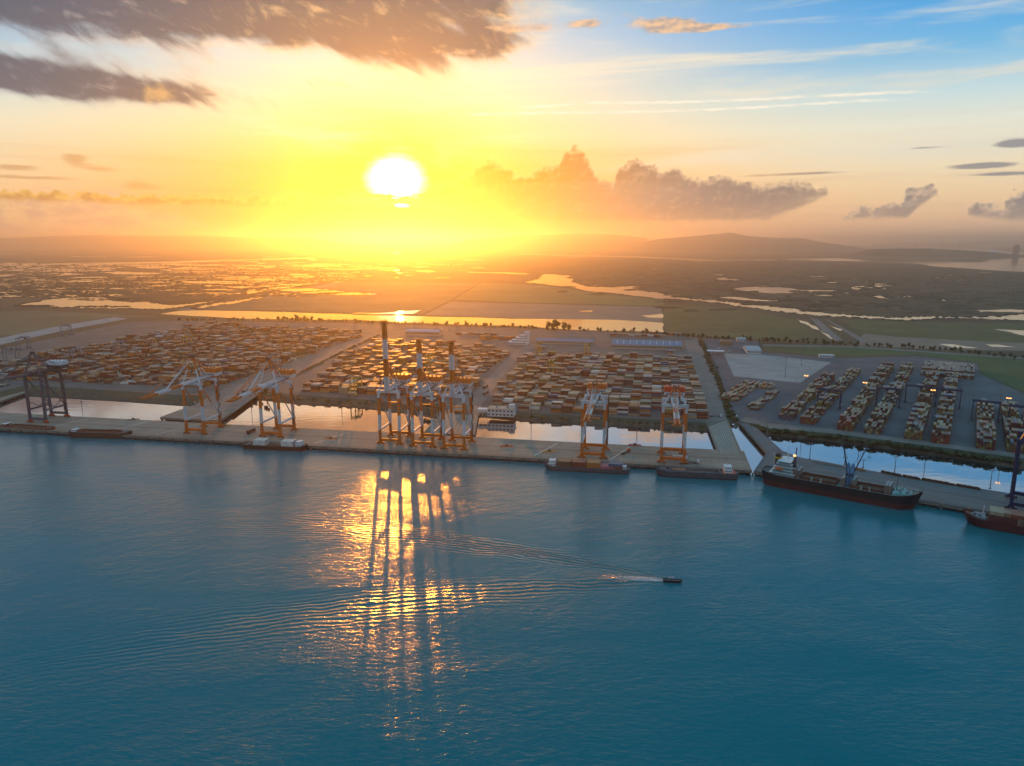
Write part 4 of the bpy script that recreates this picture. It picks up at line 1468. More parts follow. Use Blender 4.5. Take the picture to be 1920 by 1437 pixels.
# farthest left: open red deck barge with pale blue rubbing band
t, L = ship_root('barge', 'empty barge with red deck and pale blue band, moored below the dark grey crane', 'barge', (8, 806), (102, 812), group=BG)
hull_part('hull', L + 3, 11, 4.6, t, [DECKR, HULLG, DECKR, TEAL], 1.2, bow=.12, flare=.7, sheer=1.3)
coaming(t, -L * .33, L * .33, 8.4, 4.6, 1.6, [DECKR])
mb = MB()
for k in range(15):
    mb.box(-L * .40 + k * L * .8 / 14, -5.52, 1.3, 1.6, .14, 1.0, 0)
mb.build('hull_marking', [TEAL], t)
wheelhouse(t, -L * .44, 7, 1, 4.6, 4.5, col=DECKR)
deck_gear(t, (L * .42, -L * .37), 10, 4.7, 1)
t, L = ship_root('barge', 'dark brown barge with open hold and pale bow, next to the red-decked barge', 'barge', (138, 818), (246, 821), group=BG)
hull_part('hull', L + 4, 11.5, 5.2, t, [mat('hull_brown', (.085, .035, .025), .6, .2, .2, streak=(.3, (.05, .03, .025), .6)), HULLB, HULLG, SHIPW], .7, bow=.15, sheer=1.5)
coaming(t, -L * .38, L * .30, 8.8, 5.2, 2.0, [mat('coaming_rust', (.20, .07, .045), .7)])
mb = MB()
mb.box(-L * .08, 3.5, 7.25, L * .34, 2.2, .25, 0)
mb.build('hatch_cover', [GREY], t)
wheelhouse(t, -L * .45, 7, 1, 5.2, 5)
deck_gear(t, (L * .38, L * .43), 8, 5.4, 2)
# barge with white containers under the third crane
t, L = ship_root('barge', 'black barge loaded with white containers at both ends, under an orange crane', 'barge', (462, 839), (574, 844), group=BG)
hull_part('hull', L + 4, 12, 3.4, t, [HULLB, HULLB, HULLG, DARK], .5, bow=.10, sheer=1.0)
wheelhouse(t, L * .40, 8.5, 2, 3.4, 6)
deck_gear(t, (-L * .43, L * .46), 9, 3.5, 3)
coaming(t, -L * .36, L * .33, 9.6, 3.4, .6, [HULLG])
TM = Matrix.Translation(t.location) @ Matrix.Rotation(t.rotation_euler.z, 4, 'Z')


def deckload(TM, rz, items, desc, zd):
    """each container standing on a ship is a thing of its own"""
    for (x, y, lv, cn, lab) in items:
        p = TM @ Vector((x, y, zd + lv * CH))
        container(cn, p, rz, lab, desc)


it = []
for gx, gn in ((-L * .24, 'near its stern'), (L * .22, 'beside its wheelhouse')):
    for y, yn in ((-3.7, 'river side'), (-1.2, 'second row in'), (1.3, 'third row in'), (3.8, 'quay side')):
        for lv in range(2):
            it.append((gx, y, lv, 'white', 'white container on the black barge, %s, %s, %s layer' % (gn, yn, 'top' if lv else 'bottom')))
deckload(TM, t.rotation_euler.z, it, 'white containers on the black barge', 3.9)
# container barge under crane seven, wheelhouse at its left end
t, L = ship_root('container_barge', 'grey hulled container barge with white wheelhouse at its left end', 'barge', (1176, 886), (1024, 878), group=BG)
hull_part('hull', L + 4, 13, 3.0, t, [HULLG, HULLB, HULLG, GREY], .8, bow=.11, sheer=1.4)
wheelhouse(t, L * .42, 8, 2, 3.0, 6)
wheelhouse(t, -L * .46, 6, 1, 3.0, 3.5)
deck_gear(t, (L * .47, -L * .42), 10, 3.2, 5)
coaming(t, -L * .40, L * .36, 10.2, 3.0, .8, [HULLG])
TM = Matrix.Translation(t.location) @ Matrix.Rotation(t.rotation_euler.z, 4, 'Z')
it = []
plan = [(L * .27, 'brown', 2, 'nearest the wheelhouse'), (L * .09, 'rust red', 2, 'second bay from the wheelhouse'), (-L * .09, 'orange', 2, 'third bay from the wheelhouse'), (-L * .245, 'pink', 1, 'fourth bay from the wheelhouse'), (-L * .385 + 2, 'rust red', 2, 'right end bay')]
for gx, cn, n, gn in plan:
    for y, yn in ((3.8, 'river side'), (1.2, 'second row in'), (-1.4, 'third row in'), (-4.0, 'quay side')):
        for lv in range(n):
            c2 = 'slate blue' if (gn.startswith('right') and lv == 1) else cn
            it.append((gx, y, lv, c2, '%s container on the grey barge, %s, %s%s' % (c2, gn, yn, ('' if n == 1 else ', top' if lv else ', bottom'))))
deckload(TM, t.rotation_euler.z, it, 'containers on the grey barge', 3.4)
# empty barge at the end of the long quay
t, L = ship_root('barge', 'long empty blue-grey barge with white and red wheelhouse at its right end', 'barge', (1378, 897), (1232, 890), group=BG)
hull_part('hull', L + 4, 12, 4.4, t, [HULLG, HULLB, HULLG, GREY], .8, bow=.16, sheer=2.0)
coaming(t, -L * .30, L * .33, 9.4, 4.4, 1.7, [mat('coaming_blue_grey', (.16, .18, .21), .6)])
mb = MB()
mb.box(L * .22, 1.5, 5.9, L * .17, 5.5, .5, 0)
mb.box(L * .22, 1.5, 6.4, L * .16, 1.2, .3, 0)
mb.build('hatch_cover', [ROOFR], t)
wheelhouse(t, -L * .40, 9, 2, 5.6, 6.5)
mb = MB()
mb.box(-L * .42, 0, 4.4, 10, 10, 1.2, 0)
mb.build('deckhouse', [REDBOX], t)
deck_gear(t, (L * .40, L * .44), 8, 4.9, 6)

# bulk carrier
t, L = ship_root('bulk_carrier', 'black bulk carrier with red underbody, moored at the right-hand quay', 'ship', (1440, 904), (1716, 955))
hull_part('hull', L + 8, 19, 9.5, t, [HULLB, HULLR, mat('deck_green_grey', (.09, .11, .10), .7), SHIPW], 4.6, bow=.14, sheer=4.4, stern=.10, stern_w=.70, rake=.05)
zd = 9.6
mb = MB()
mb.prism([(L * .36, -9.2), (L * .42, -8.2), (L * .47, -5), (L * .47, 5), (L * .42, 8.2), (L * .36, 9.2)], zd, zd + 2.6, 0)
mb.build('forecastle', [mat('deck_turquoise', (.14, .30, .28), .6, .15)], t)
deck_gear(t, (L * .40, L * .44), 12, zd + 2.6, 8)
mb = MB()
prev = {}
for k in range(16):
    a = k / 15
    for sy in (-1, 1):
        xx = L * .36 + a * L * .145
        yy = sy * (9.4 * max(0.0, math.cos(min(1, a * .92) * math.pi / 2)) ** .62)
        mb.tube((xx, yy, zd + 2.6), (xx, yy, zd + 4.3 + a * 1.2), .07, n=5, k=0)
        if k:
            mb.beam(prev[sy], (xx, yy, zd + 4.25 + a * 1.2), .08, .08, 0)
        prev[sy] = (xx, yy, zd + 4.25 + a * 1.2)
mb.build('railing', [SHIPW], t)
mb = MB()
mb.tube((L * .375, 0, zd + 2.6), (L * .375, 0, zd + 15), .35, .18, 8, 0)
mb.beam((L * .375, -2, zd + 12), (L * .375, 2, zd + 12), .2, .2, 0)
mb.build('foremast', [SLATE], t)
# accommodation block at the stern
SM = [mat('ship_turquoise_white', (.25, .38, .37), .5, .07, streak=(.6, (.34, .36, .30), .4)), GLASS, DARK, WHITE]
mb = MB()
xa = -L * .385
for i, (l, w) in enumerate(((19, 17), (16, 16), (14, 15.5), (12, 14), (9.5, 17.5))):
    z = zd + i * 2.55
    off = .35 * i
    mb.box(xa + off, 0, z, l, w if i < 4 else 13, 2.4, 0)
    mb.box(xa + off, 0, z + 2.4, l + 1.3, w + 1.0, .15, 3)
    for k in range(int(l / 1.9)):
        for sy in (-1, 1):
            mb.box(xa + off - l / 2 + 1 + k * 1.9, sy * ((w if i < 4 else 13) / 2 + .01), z + 1.1, .9, .06, .85, 1)
    for k in range(7):
        for sx in (-1, 1):
            mb.box(xa + off + sx * (l / 2 + .01), (k - 3) * 1.9, z + 1.1, .06, 1.1 if i < 4 else 1.7, .9, 1)
    for sy in (-1, 1):
        mb.beam((xa + off - l / 2, sy * (w / 2 + .4), z + 3.5), (xa + off + l / 2, sy * (w / 2 + .4), z + 3.5), .07, .07, 3)
mb.build('superstructure', SM, t)
zt = zd + 5 * 2.55
mb = MB()
mb.hexa([(xa - 7.6, -2.2, zd + 7), (xa - 2.8, -2.2, zd + 7), (xa - 2.8, 2.2, zd + 7), (xa - 7.6, 2.2, zd + 7), (xa - 7.4, -1.8, zd + 16.5), (xa - 3.6, -1.8, zd + 16.5), (xa - 3.6, 1.8, zd + 16.5), (xa - 7.4, 1.8, zd + 16.5)], 0)
mb.box(xa - 5.45, 0, zd + 12.4, 4.9, 4.3, 1.7, 1)
for k in (-.8, .8):
    mb.tube((xa - 5.4 + k, 0, zd + 16.5), (xa - 5.4 + k, 0, zd + 18), .3, n=8, k=0)
mb.build('funnel', [HULLB, YELLOW], t)
mb = MB()
mb.tube((xa + 2, 0, zt), (xa + 2, 0, zt + 10), .3, .14, 8, 0)
mb.beam((xa + 2, -2.5, zt + 6), (xa + 2, 2.5, zt + 6), .2, .2, 0)
mb.box(xa + 2.6, 0, zt + 4.2, .4, 2.6, .3, 0)
mb.tube((xa + 2, 1.2, zt), (xa + 2, 1.2, zt + 1.8), .8, .5, 10, 0)
mb.tube((xa - 9, 0, zd + 5), (xa - 9, 0, zd + 17), .25, .15, 8, 0)
mb.build('radar_mast', [SHIPW], t)
for sy in (-1, 1):
    mb = MB()
    yy = sy * 9.3
    pts = [(-3.6, .05), (-2.9, .75), (-1.5, 1.1), (1.5, 1.1), (2.9, .75), (3.6, .05)]
    for i in range(5):
        for q in range(8):
            a0, a1 = q * math.pi / 4, (q + 1) * math.pi / 4
            p0, p1 = pts[i], pts[i + 1]
            mb.poly([(xa - 2 + p0[0], yy + p0[1] * math.cos(a0), zd + 6.4 + p0[1] * math.sin(a0)), (xa - 2 + p1[0], yy + p1[1] * math.cos(a0), zd + 6.4 + p1[1] * math.sin(a0)),
                     (xa - 2 + p1[0], yy + p1[1] * math.cos(a1), zd + 6.4 + p1[1] * math.sin(a1)), (xa - 2 + p0[0], yy + p0[1] * math.cos(a1), zd + 6.4 + p0[1] * math.sin(a1))], 0)
    mb.box(xa - 2.4, yy, zd + 7.1, 3.4, 1.3, .7, 0)
    mb.build('lifeboat', [LIFEB], t)
# holds
for i, (x0, x1) in enumerate(((-L * .26, -L * .01), (L * .085, L * .30))):
    mb = MB()
    for sy in (-1, 1):
        mb.box((x0 + x1) / 2, sy * 6.6, zd, x1 - x0, .5, 2.5, 0)
        for k in range(13):
            mb.box(x0 + (k + .5) * (x1 - x0) / 13, sy * 7.0, zd, .35, .6, 2.3, 0)
    for xx in (x0, x1):
        mb.box(xx, 0, zd, .5, 13.7, 2.5, 0)
    o = mb.build('hatch_coaming', [mat('coaming_brown', (.13, .055, .035), .8, .25, .3)], t)
    mb = MB()
    mb.box((x0 + x1) / 2, 0, zd + .1, x1 - x0 - .6, 12.6, .6, 0)
    mb.build('hold_floor', [HOLD], o)
    mb = MB()
    for k in (0.35, .6):
        mb.box(x0 + k * (x1 - x0), -7.6, zd, 1.1, 1.0, 3.6, 0)
    mb.build('ladder_post', [mat('post_grey', (.33, .33, .32), .6)], t)
# folded hatch covers standing upright
for x in (-L * .30, -L * .275, L * .035, L * .105, L * .315, L * .335):
    mb = MB()
    mb.box(x, 0, zd, 1.3, 13.2, 6.8, 0)
    for k in range(9):
        for sx in (-1, 1):
            mb.box(x + sx * .85, (k - 4) * 1.5, zd + .2, .4, .35, 6.4, 1)
    mb.box(x, 0, zd + 6.8, 1.7, 13.4, .25, 1)
    mb.build('folded_hatch_cover', [mat('hatch_brown', (.22, .12, .085), .7, .2, .3), mat('hatch_grey', (.28, .27, .26), .6)], t)


def deck_crane(root, x, name, col, tip, hp_=17.0, jibk=1):
    M = [col, DARK, mat('jib_blue_black', (.03, .05, .075), .5), LAMP]
    mb = MB()
    mb.tube((x, 0, zd), (x, 0, zd + 7), 1.9, 1.6, 12, 0)
    mb.hexa([(x - 1.5, -2.1, zd + 7), (x + 1.5, -2.1, zd + 7), (x + 1.5, 2.1, zd + 7), (x - 1.5, 2.1, zd + 7), (x - 1.1, -1.3, zd + hp_), (x + 1.1, -1.3, zd + hp_), (x + 1.1, 1.3, zd + hp_), (x - 1.1, 1.3, zd + hp_)], 0)
    mb.box(x, 0, zd + hp_, 1.6, 2.0, 1.2, 0)
    mb.box(x, -2.3, zd + 8.3, 1.9, 1.3, 2.0, 1)
    o = mb.build(name, M, root)
    mb = MB()
    T_ = Vector((x + tip[0], tip[1], zd + tip[2]))
    for sy in (-1.5, 1.5):
        mb.beam((x, sy, zd + 8), T_ + Vector((0, sy * .25, 0)), .5, .6, 2)
    for k in range(1, 8):
        f = k / 8
        c = Vector((x, 0, zd + 8)).lerp(T_, f)
        w = 1.5 * (1 - f * .75)
        mb.beam(c - Vector((0, w, 0)), c + Vector((0, w, 0)), .3, .3, 2)
    mb.beam((x, 0, zd + hp_ + 1), T_, .14, .14, 1)
    mb.tube(T_ - Vector((0, 0, 1)), T_ + Vector((0, 0, .2)), .5, n=8, k=1)
    mb.build('jib', M, o)
    return o


deck_crane(t, L * .055, 'deck_crane', PUMP, (-4.5, -4.0, 34))
deck_crane(t, L * .085, 'deck_crane', PUMP, (8.0, 7.0, 33.0))
deck_crane(t, -L * .315, 'deck_crane', SLATE, (1.0, -1.0, 24), 14)
mb = MB()
for k in (-1, 1):
    mb.tube((-L * .315 + k * .5, -2.1, zd + 17), (-L * .315 + k * .5, -2.1, zd + 18.1), .55, n=8, k=0)
mb.build('floodlight', [LAMP], t)

# container ship leaving the frame at the right
t, L = ship_root('container_ship', 'dark red container ship with stacked containers, moored below the navy crane', 'ship', (2060, 1022), (1808, 978))
hull_part('hull', L + 4, 16, 5.0, t, [mat('hull_dark_red', (.075, .013, .014), .5, .2, streak=(.35, (.04, .015, .015), .6)), HULLB, DECKR, HULLR], .6, bow=.17, sheer=3.4, rake=.06)
wheelhouse(t, -L * .40, 12, 4, 5.0, 9)
mb = MB()
mb.prism([(L * .34, -7), (L * .42, -5), (L * .46, 0), (L * .42, 5), (L * .34, 7)], 5.1, 7.2, 0)
mb.build('forecastle', [GREY], t)
mb = MB()
mb.tube((L * .36, 0, 7), (L * .36, 0, 15), .3, .15, 8, 0)
mb.tube((L * .33, 2.5, 6), (L * .41, 2.5, 9.5), .3, n=8, k=0)
mb.build('foremast', [WHITE], t)
deck_gear(t, (L * .38, L * .42), 8, 7.2, 12)
TM = Matrix.Translation(t.location) @ Matrix.Rotation(t.rotation_euler.z, 4, 'Z')
it = []
for bi, (gx, cn, n, gn) in enumerate(((L * .235, 'maroon', 3, 'first bay from bow'), (L * .125, 'maroon', 3, 'second bay from bow'), (L * .015, 'tan', 2, 'third bay from bow'), (-L * .095, 'tan', 2, 'fourth bay from bow'))):
    for y, yn in ((5.2, 'river side'), (2.6, 'second row in'), (0, 'middle row'), (-2.6, 'fourth row in'), (-5.2, 'quay side')):
        for lv in range(n):
            c2 = cn if not (bi < 2 and lv == n - 1) else ('tan' if bi == 0 else 'rust red')
            it.append((gx, y, lv, c2, '%s container on the dark red ship, %s, %s, %s' % (c2, gn, yn, 'top' if lv == n - 1 else ('bottom' if lv == 0 else 'middle layer'))))
deckload(TM, t.rotation_euler.z, it, 'containers on the dark red ship', 5.3)

# motor boat making the wake
a, b = G(1243, 1090, 0), G(1279, 1092, 0)
rzb = math.atan2((b - a).y, (b - a).x)
t = thing('motor_boat', 'small dark motor boat speeding across the river ahead of its wake', 'boat', tuple((a + b) / 2), rzb)
LB = (b - a).length
hull_part('hull', LB, 3.4, 1.15, t, [HULLB, HULLB, DARK, GREY], .35, bow=.34, sheer=.7, bulwark=.35, rake=.05)
mb = MB()
mb.hexa([(-2.4, -1.2, 1.1), (1.6, -1.1, 1.1), (1.6, 1.1, 1.1), (-2.4, 1.2, 1.1), (-2.2, -1.05, 2.7), (.7, -.95, 2.7), (.7, .95, 2.7), (-2.2, 1.05, 2.7)], 0)
for k in range(3):
    for sy in (-1, 1):
        mb.box(-1.7 + k * 1.1, sy * 1.13, 1.8, .8, .06, .5, 1)
mb.box(-.8, 0, 2.7, 3.4, 2.3, .12, 0)
mb.build('cabin', [GREY, GLASS], t)
mb = MB()
mb.tube((-1, 0, 2.8), (-1, 0, 4.6), .06, n=5, k=0)
mb.build('mast', [GREY], t)
mb = MB()
mb.box(-LB / 2 + .4, 0, .3, .6, .7, 1.3, 0)
mb.build('outboard_motor', [DARK], t)


# ------------------------------------------------------------------ buildings
def building(label, cat, a_px, b_px, depth, h, wallm, roofm, storeys=1, gable=0.0, name='building', win=True, rz=None, overhang=.6, flat_parapet=False):
    """building whose near long side runs between two ground points"""
    a, b = G(*a_px), G(*b_px)
    d = b - a
    w = d.length
    rz = math.atan2(d.y, d.x) if rz is None else rz
    c = (a + b) / 2
    t = thing(name, label, cat, (c.x, c.y, 4.06), rz)
    mb = MB()
    mb.box(0, depth / 2, 0, w, depth, h, 0)
    mb.build('wall', [wallm], t)
    mb = MB()
    if gable > 0:
        o = overhang
        z = h + .02
        x0, x1, y0, y1 = -w / 2 - o, w / 2 + o, -o, depth + o
        m_ = depth / 2
        mb.poly([(x0, y0, z), (x1, y0, z), (x1, m_, z + gable), (x0, m_, z + gable)])
        mb.poly([(x1, y1, z), (x0, y1, z), (x0, m_, z + gable), (x1, m_, z + gable)])
        mb.poly([(x0, y1, z), (x0, y0, z), (x0, m_, z + gable)], 1)
        mb.poly([(x1, y0, z), (x1, y1, z), (x1, m_, z + gable)], 1)
        mb.poly([(x0, y0, z), (x0, y1, z), (x1, y1, z), (x1, y0, z)], 1)
        n = int(w / 6)
        for k in range(n + 1):
            xx = -w / 2 + k * w / n
            mb.beam((xx, y0, z + .12), (xx, m_, z + gable + .12), .25, .2, 1)
    else:
        mb.box(0, depth / 2, h, w + overhang, depth + overhang, .5, 0)
        if flat_parapet:
            mb.box(w * .25, depth * .5, h + .5, 3, 3, 2, 1)
            mb.box(-w * .2, depth * .6, h + .5, 2, 2, 1.2, 1)
    mb.build('roof', [roofm, GREY], t)
    if win:
        for s in range(storeys):
            n = max(2, int(w / 4))
            hz = h / storeys
            for k in range(n):
                mb = MB()
                mb.box(-w / 2 + (k + .5) * w / n, -.03, s * hz + hz * .38, w / n * .55, .12, hz * .38, 0)
                mb.build('window', [GLASS], t)
    return t, w, depth, h


t, w, dp, h = building('white two-storey flat-roofed office on the basin bank by the centre yard', 'office building', (914, 781), (963, 783), 16, 8.5, WALLW, mat('flat_roof_tan', (.40, .30, .22), .8), 2, flat_parapet=True, name='office_building')
mb = MB()
mb.box(w / 2 - 3.5, dp / 2 + 1, h + .5, 6, 7, 3.6, 0)
mb.box(w / 2 - 3.5, dp / 2 + 1, h + 4.1, 6.6, 7.6, .3, 0)
mb.build('stair_block', [WALLW], t)
mb = MB()
mb.box(-w / 2 - 6, 6, 4, 12, 9, 3.2, 0)
for k in (-10, -6, -2):
    for y in (2, 10):
        mb.box(-w / 2 + k, y, 0, .5, .5, 4, 0)
mb.box(-w / 2 - 6, 6, 7.2, 12.4, 9.4, .3, 0)
mb.build('annex', [WALLW], t)
t, w, dp, h = building('long warehouse with a dull blue gable roof left behind the centre yard', 'warehouse', (1004, 646), (1112, 646), 24, 6, WALLB, BLUEROOF, 1, 3.5, 'warehouse', rz=PORT)
t, w, dp, h = building('large warehouse with a ribbed blue roof right behind the centre yard', 'warehouse', (1148, 656), (1276, 656), 52, 8, WALLB, BLUEROOF, 1, 6.0, 'warehouse', rz=PORT)
mb = MB()
for k in range(10):
    xx = -w / 2 + (k + .7) * w / 10.4
    mb.beam((xx, 4, h + 1.35), (xx, 24, h + 5.9), 1.6, .25, 0)
mb.build('skylight', [mat('skylight_grey', (.45, .48, .55), .5)], t)
building('lilac-roofed shed with pale walls behind the raised crane booms', 'warehouse', (759, 630), (824, 630), 26, 9, WALLB, LILAC, 1, 3, 'warehouse', rz=PORT)
for px0, lab in (((1008, 656), (1021, 656), 'small blue-roofed gatehouse at the left back corner of the centre yard'), ((1250, 663), (1262, 663), 'small blue-roofed gatehouse at the right back corner of the centre yard')) and [(((1008, 656), (1021, 656)), 'small blue-roofed gatehouse at the left back corner of the centre yard'), (((1250, 663), (1262, 663)), 'small blue-roofed gatehouse at the right back corner of the centre yard')]:
    building(lab, 'gatehouse', px0[0], px0[1], 12, 5, mat('orange_wall', (.42, .20, .09), .8), BLUEROOF, 1, 2, 'gatehouse', rz=PORT)
# terraced white building
a, b = G(952, 646), G(990, 647)
c = (a + b) / 2
w = (b - a).length
t = thing('terraced_building', 'white building stepping up in tiers to a tower, behind the centre yard', 'building', (c.x, c.y, 4.06), PORT)
mb = MB()
for i in range(4):
    ww = w * (1 - i * .17)
    mb.box((w - ww) / 2, 10 + i * 2, i * 4.2, ww, 20 - i * 3, 4.2, 0)
mb.box(w / 2 - 4, 12, 16.8, 8, 9, 7, 0)
mb.build('wall', [WALLW], t)
for i in range(4):
    ww = w * (1 - i * .17)
    for k in range(int(ww / 4)):
        mb = MB()
        mb.box((w - ww) / 2 - ww / 2 + (k + .5) * 4, 10 + i * 2 - (20 - i * 3) / 2, i * 4.2 + 1.6, 2.4, .15, 1.6, 0)
        mb.build('window', [GLASS], t)
mb = MB()
for i in range(4):
    ww = w * (1 - i * .17)
    mb.box((w - ww) / 2, 10 + i * 2, (i + 1) * 4.2, ww + .6, 20 - i * 3 + .6, .3, 0)
mb.box(w / 2 - 4, 12, 23.8, 8.6, 9.6, .4, 0)
mb.build('roof', [WHITE], t)
building('grey-roofed workshop beside the pale apron', 'workshop', (1401, 664), (1427, 664), 60, 6, WALLW, mat('grey_roof', (.36, .38, .40), .5), 1, 3, 'workshop', rz=compass(100))
building('small grey shed at the far corner behind the workshop', 'shed', (1383, 641), (1398, 641), 26, 5, WALLW, mat('grey_roof', (.36, .38, .40), .5), 1, 2, 'shed', rz=compass(100))
building('rust-roofed house among vehicles beside the hedge', 'house', (1351, 648), (1372, 648), 14, 7, mat('ochre_wall', (.40, .25, .13), .8), ROOFR, 2, 3, 'house', rz=PORT)
building('white roofed shelter in the green field behind the right yard', 'shelter', (1537, 671), (1563, 671), 9, 4, WALLW, WHITE, 1, 0, 'shelter', rz=compass(104))
# open canopy on posts
a, b = G(1326, 666), G(1358, 667)
c = (a + b) / 2
t = thing('canopy', 'open white canopy on posts between hedge and pale apron', 'canopy', (c.x, c.y, 4.06), PORT)
mb = MB()
mb.box(0, 8, 6.5, (b - a).length, 16, .5, 0)
mb.build('roof', [WHITE], t)
for k in range(6):
    for y in (1.5, 14.5):
        mb = MB()
        mb.box((k - 2.5) * 6.6, y, 0, .5, .5, 6.5, 0)
        mb.build('post', [GREY], t)
# far shore: tanks and towers
for (u, v, w_, h_, lab) in ((1826, 478, 130, 60, 'white cylindrical storage tank on the far spit, left one'), (1861, 478, 150, 66, 'white cylindrical storage tank on the far spit, right one')):
    p = G(u, v)
    t = thing('storage_tank', lab, 'tank', (p.x, p.y, 4), 0, 'tanks on the far spit')
    mb = MB()
    mb.tube((0, 0, 0), (0, 0, h_ * .7), w_ / 2, n=24)
    mb.build('tank_shell', [WHITE], t)
    mb = MB()
    mb.tube((0, 0, h_ * .7), (0, 0, h_), w_ / 2, w_ / 5, n=24)
    mb.build('tank_roof', [WALLW], t)
for i, (u, v, w_, h_) in enumerate(((1904, 479, 60, 130), (1700, 462, 90, 120), (1718, 462, 70, 170), (1742, 462, 90, 110), (1672, 461, 80, 90), (1765, 462, 120, 140), (1800, 462, 70, 150), (1640, 461, 110, 100))):
    p = G(u, v)
    t = thing('tower_block', 'lone dark tower at the end of the far spit' if i == 0 else 'faint tower block of the distant town across the bay', 'tower block', (p.x, p.y, 4), .3 * i, 'towers of the distant town' if i else None)
    mb = MB()
    mb.box(0, 0, 0, w_, w_ * .7, h_, 0)
    mb.box(w_ * .1, 0, h_, w_ * .5, w_ * .4, h_ * .12, 0)
    mb.build('wall', [SLATE], t)
    mb = MB()
    for k in range(6):
        mb.box(0, 0, h_ * (k + .5) / 6.2, w_ + .6, w_ * .7 + .6, h_ * .06, 0)
    mb.build('window_row', [GLASS], t)


# ------------------------------------------------------------------ light masts
def mast(label, base_px, top_v, group, lit=False, heads=6, ring=True):
    p = G(*base_px)
    # height from the direction of its head
    d = ray(base_px[0], top_v)
    hh = CAMH + d.z * (p.y / d.y) - 4
    t = thing('light_mast', label, 'light mast', (p.x, p.y, 4.06), 0, group)
    mb = MB()
    mb.box(0, 0, 0, 1.6, 1.6, .6, 0)
    mb.tube((0, 0, .6), (0, 0, hh), .42, .2, 8, 0)
    mb.build('pole', [MASTG], t)
    mb = MB()
    if ring:
        for k in range(heads):
            a = 2 * math.pi * k / heads
            mb.beam((0, 0, hh - .3), (1.5 * math.cos(a), 1.5 * math.sin(a), hh - .3), .15, .15, 0)
    else:
        mb.beam((-1.6, 0, hh), (1.6, 0, hh), .2, .2, 0)
        mb.beam((0, 0, hh - 1), (0, 0, hh + .4), .2, .2, 0)
    mb.build('lamp_frame', [MASTG], t)
    for k in range(heads if lit or not ring else heads):
        a = 2 * math.pi * k / heads
        mb = MB()
        if ring:
            mb.box(1.8 * math.cos(a), 1.8 * math.sin(a), hh - .8, .75, .75, .55, 0, a)
        else:
            mb.box(-1.6 + k * 3.2 / (heads - 1), -.3, hh - .3, .7, .6, .9, 0)
        mb.build('floodlight', [LAMP if lit else GREY], t)


GM = 'tall light masts of the right-hand yard'
mast('unlit light mast standing on the pale apron, nearest its front edge', (1472, 707), 671, GM)
mast('tall unlit light mast at the back of the pale apron', (1502, 685), 632, GM)
mast('tall unlit light mast in the green field behind the right yard', (1587, 674), 638, GM)
mast('lit light mast beside the stacks next to the pale apron', (1506, 778), 704, GM, True)
mast('lit light mast between the two middle stacks of the right yard', (1614, 803), 717, GM, True)
mast('unlit light mast close to the lit one between the middle stacks', (1638, 775), 702, GM)
mast('lit light mast at the head of the lane right of the bend', (1740, 818), 731, GM, True)
mast('lit light mast near the right edge over the last stacks', (1882, 820), 746, GM, True)
mast('unlit light mast by the dark grass near the right edge', (1874, 768), 711, GM)
GQ = 'light masts along the right-hand quay'
mast('short light mast at the bend of the right-hand approach', (1438, 816), 790, GQ, ring=False, heads=3)
mast('light mast on the quay edge behind the bulk carrier superstructure', (1518, 862), 832, GQ, ring=False, heads=3)
mast('thin light mast behind the blue deck cranes, left of their jibs', (1583.5, 872), 858, GQ, ring=False, heads=3)
mast('thin light mast just right of the blue deck cranes', (1618, 878), 863, GQ, ring=False, heads=3)
mast('light mast above the bow of the bulk carrier', (1677, 888), 857, GQ, ring=False, heads=3)
mast('light mast on the quay edge left of the navy crane', (1856, 917), 883, GQ, ring=False, heads=3)
GB = 'thin light masts on the basin banks'
for (u, v, tv, lab) in ((151, 741, 700, 'thin light mast on the bank right of the dark crane'), (470, 744, 690, 'thin light mast at the landward end of the left bridge'), (640, 748, 712, 'thin light mast on the bank left of the raised booms'),
                        (996, 778, 742, 'thin light mast on the bank right of the white office'), (1195, 789, 752, 'thin light mast on the bank between the last two orange cranes'),
                        (534, 615, 580, 'tall thin mast by the canal above the left yard'), (120, 745, 706, 'thin light mast on the bank behind the dark crane'), (745, 758, 722, 'thin light mast on the bank behind the raised booms')):
    mast(lab, (u, v), tv, GB, heads=4)


# ------------------------------------------------------------------ vehicles and quay furniture
def truck(label, loc, rz, cabm, load=None, group='trucks working in the port'):
    t = thing('truck', label, 'truck', (loc.x, loc.y, 4.08), rz, group)
    mb = MB()
    mb.hexa([(4.6, -1.2, .9), (7.0, -1.2, .9), (7.0, 1.2, .9), (4.6, 1.2, .9), (4.7, -1.2, 3.4), (6.6, -1.2, 3.4), (6.6, 1.2, 3.4), (4.7, 1.2, 3.4)], 0)
    mb.box(6.9, 0, 2.0, .12, 2.0, .9, 1)
    mb.build('cab', [cabm, GLASS], t)
    mb = MB()
    mb.box(-.6, 0, 1.0, 13.2, 2.2, .4, 0)
    mb.build('trailer', [DARK], t)
    mb = MB()
    for x in (-6, -4.7, -3.4, 3.2, 5.8):
        for sy in (-1, 1):
            mb.tube((x, sy * 1.2 - .2, .5), (x, sy * 1.2 + .2, .5), .5, n=10)
    mb.build('wheel_set', [RUBBER], t)
    if load:
        p = Matrix.Translation(t.location) @ Matrix.Rotation(rz, 4, 'Z') @ Vector((-.8, 0, 1.42))
        container(load, p, rz, '%s container riding on a port truck' % load, 'containers on trucks')


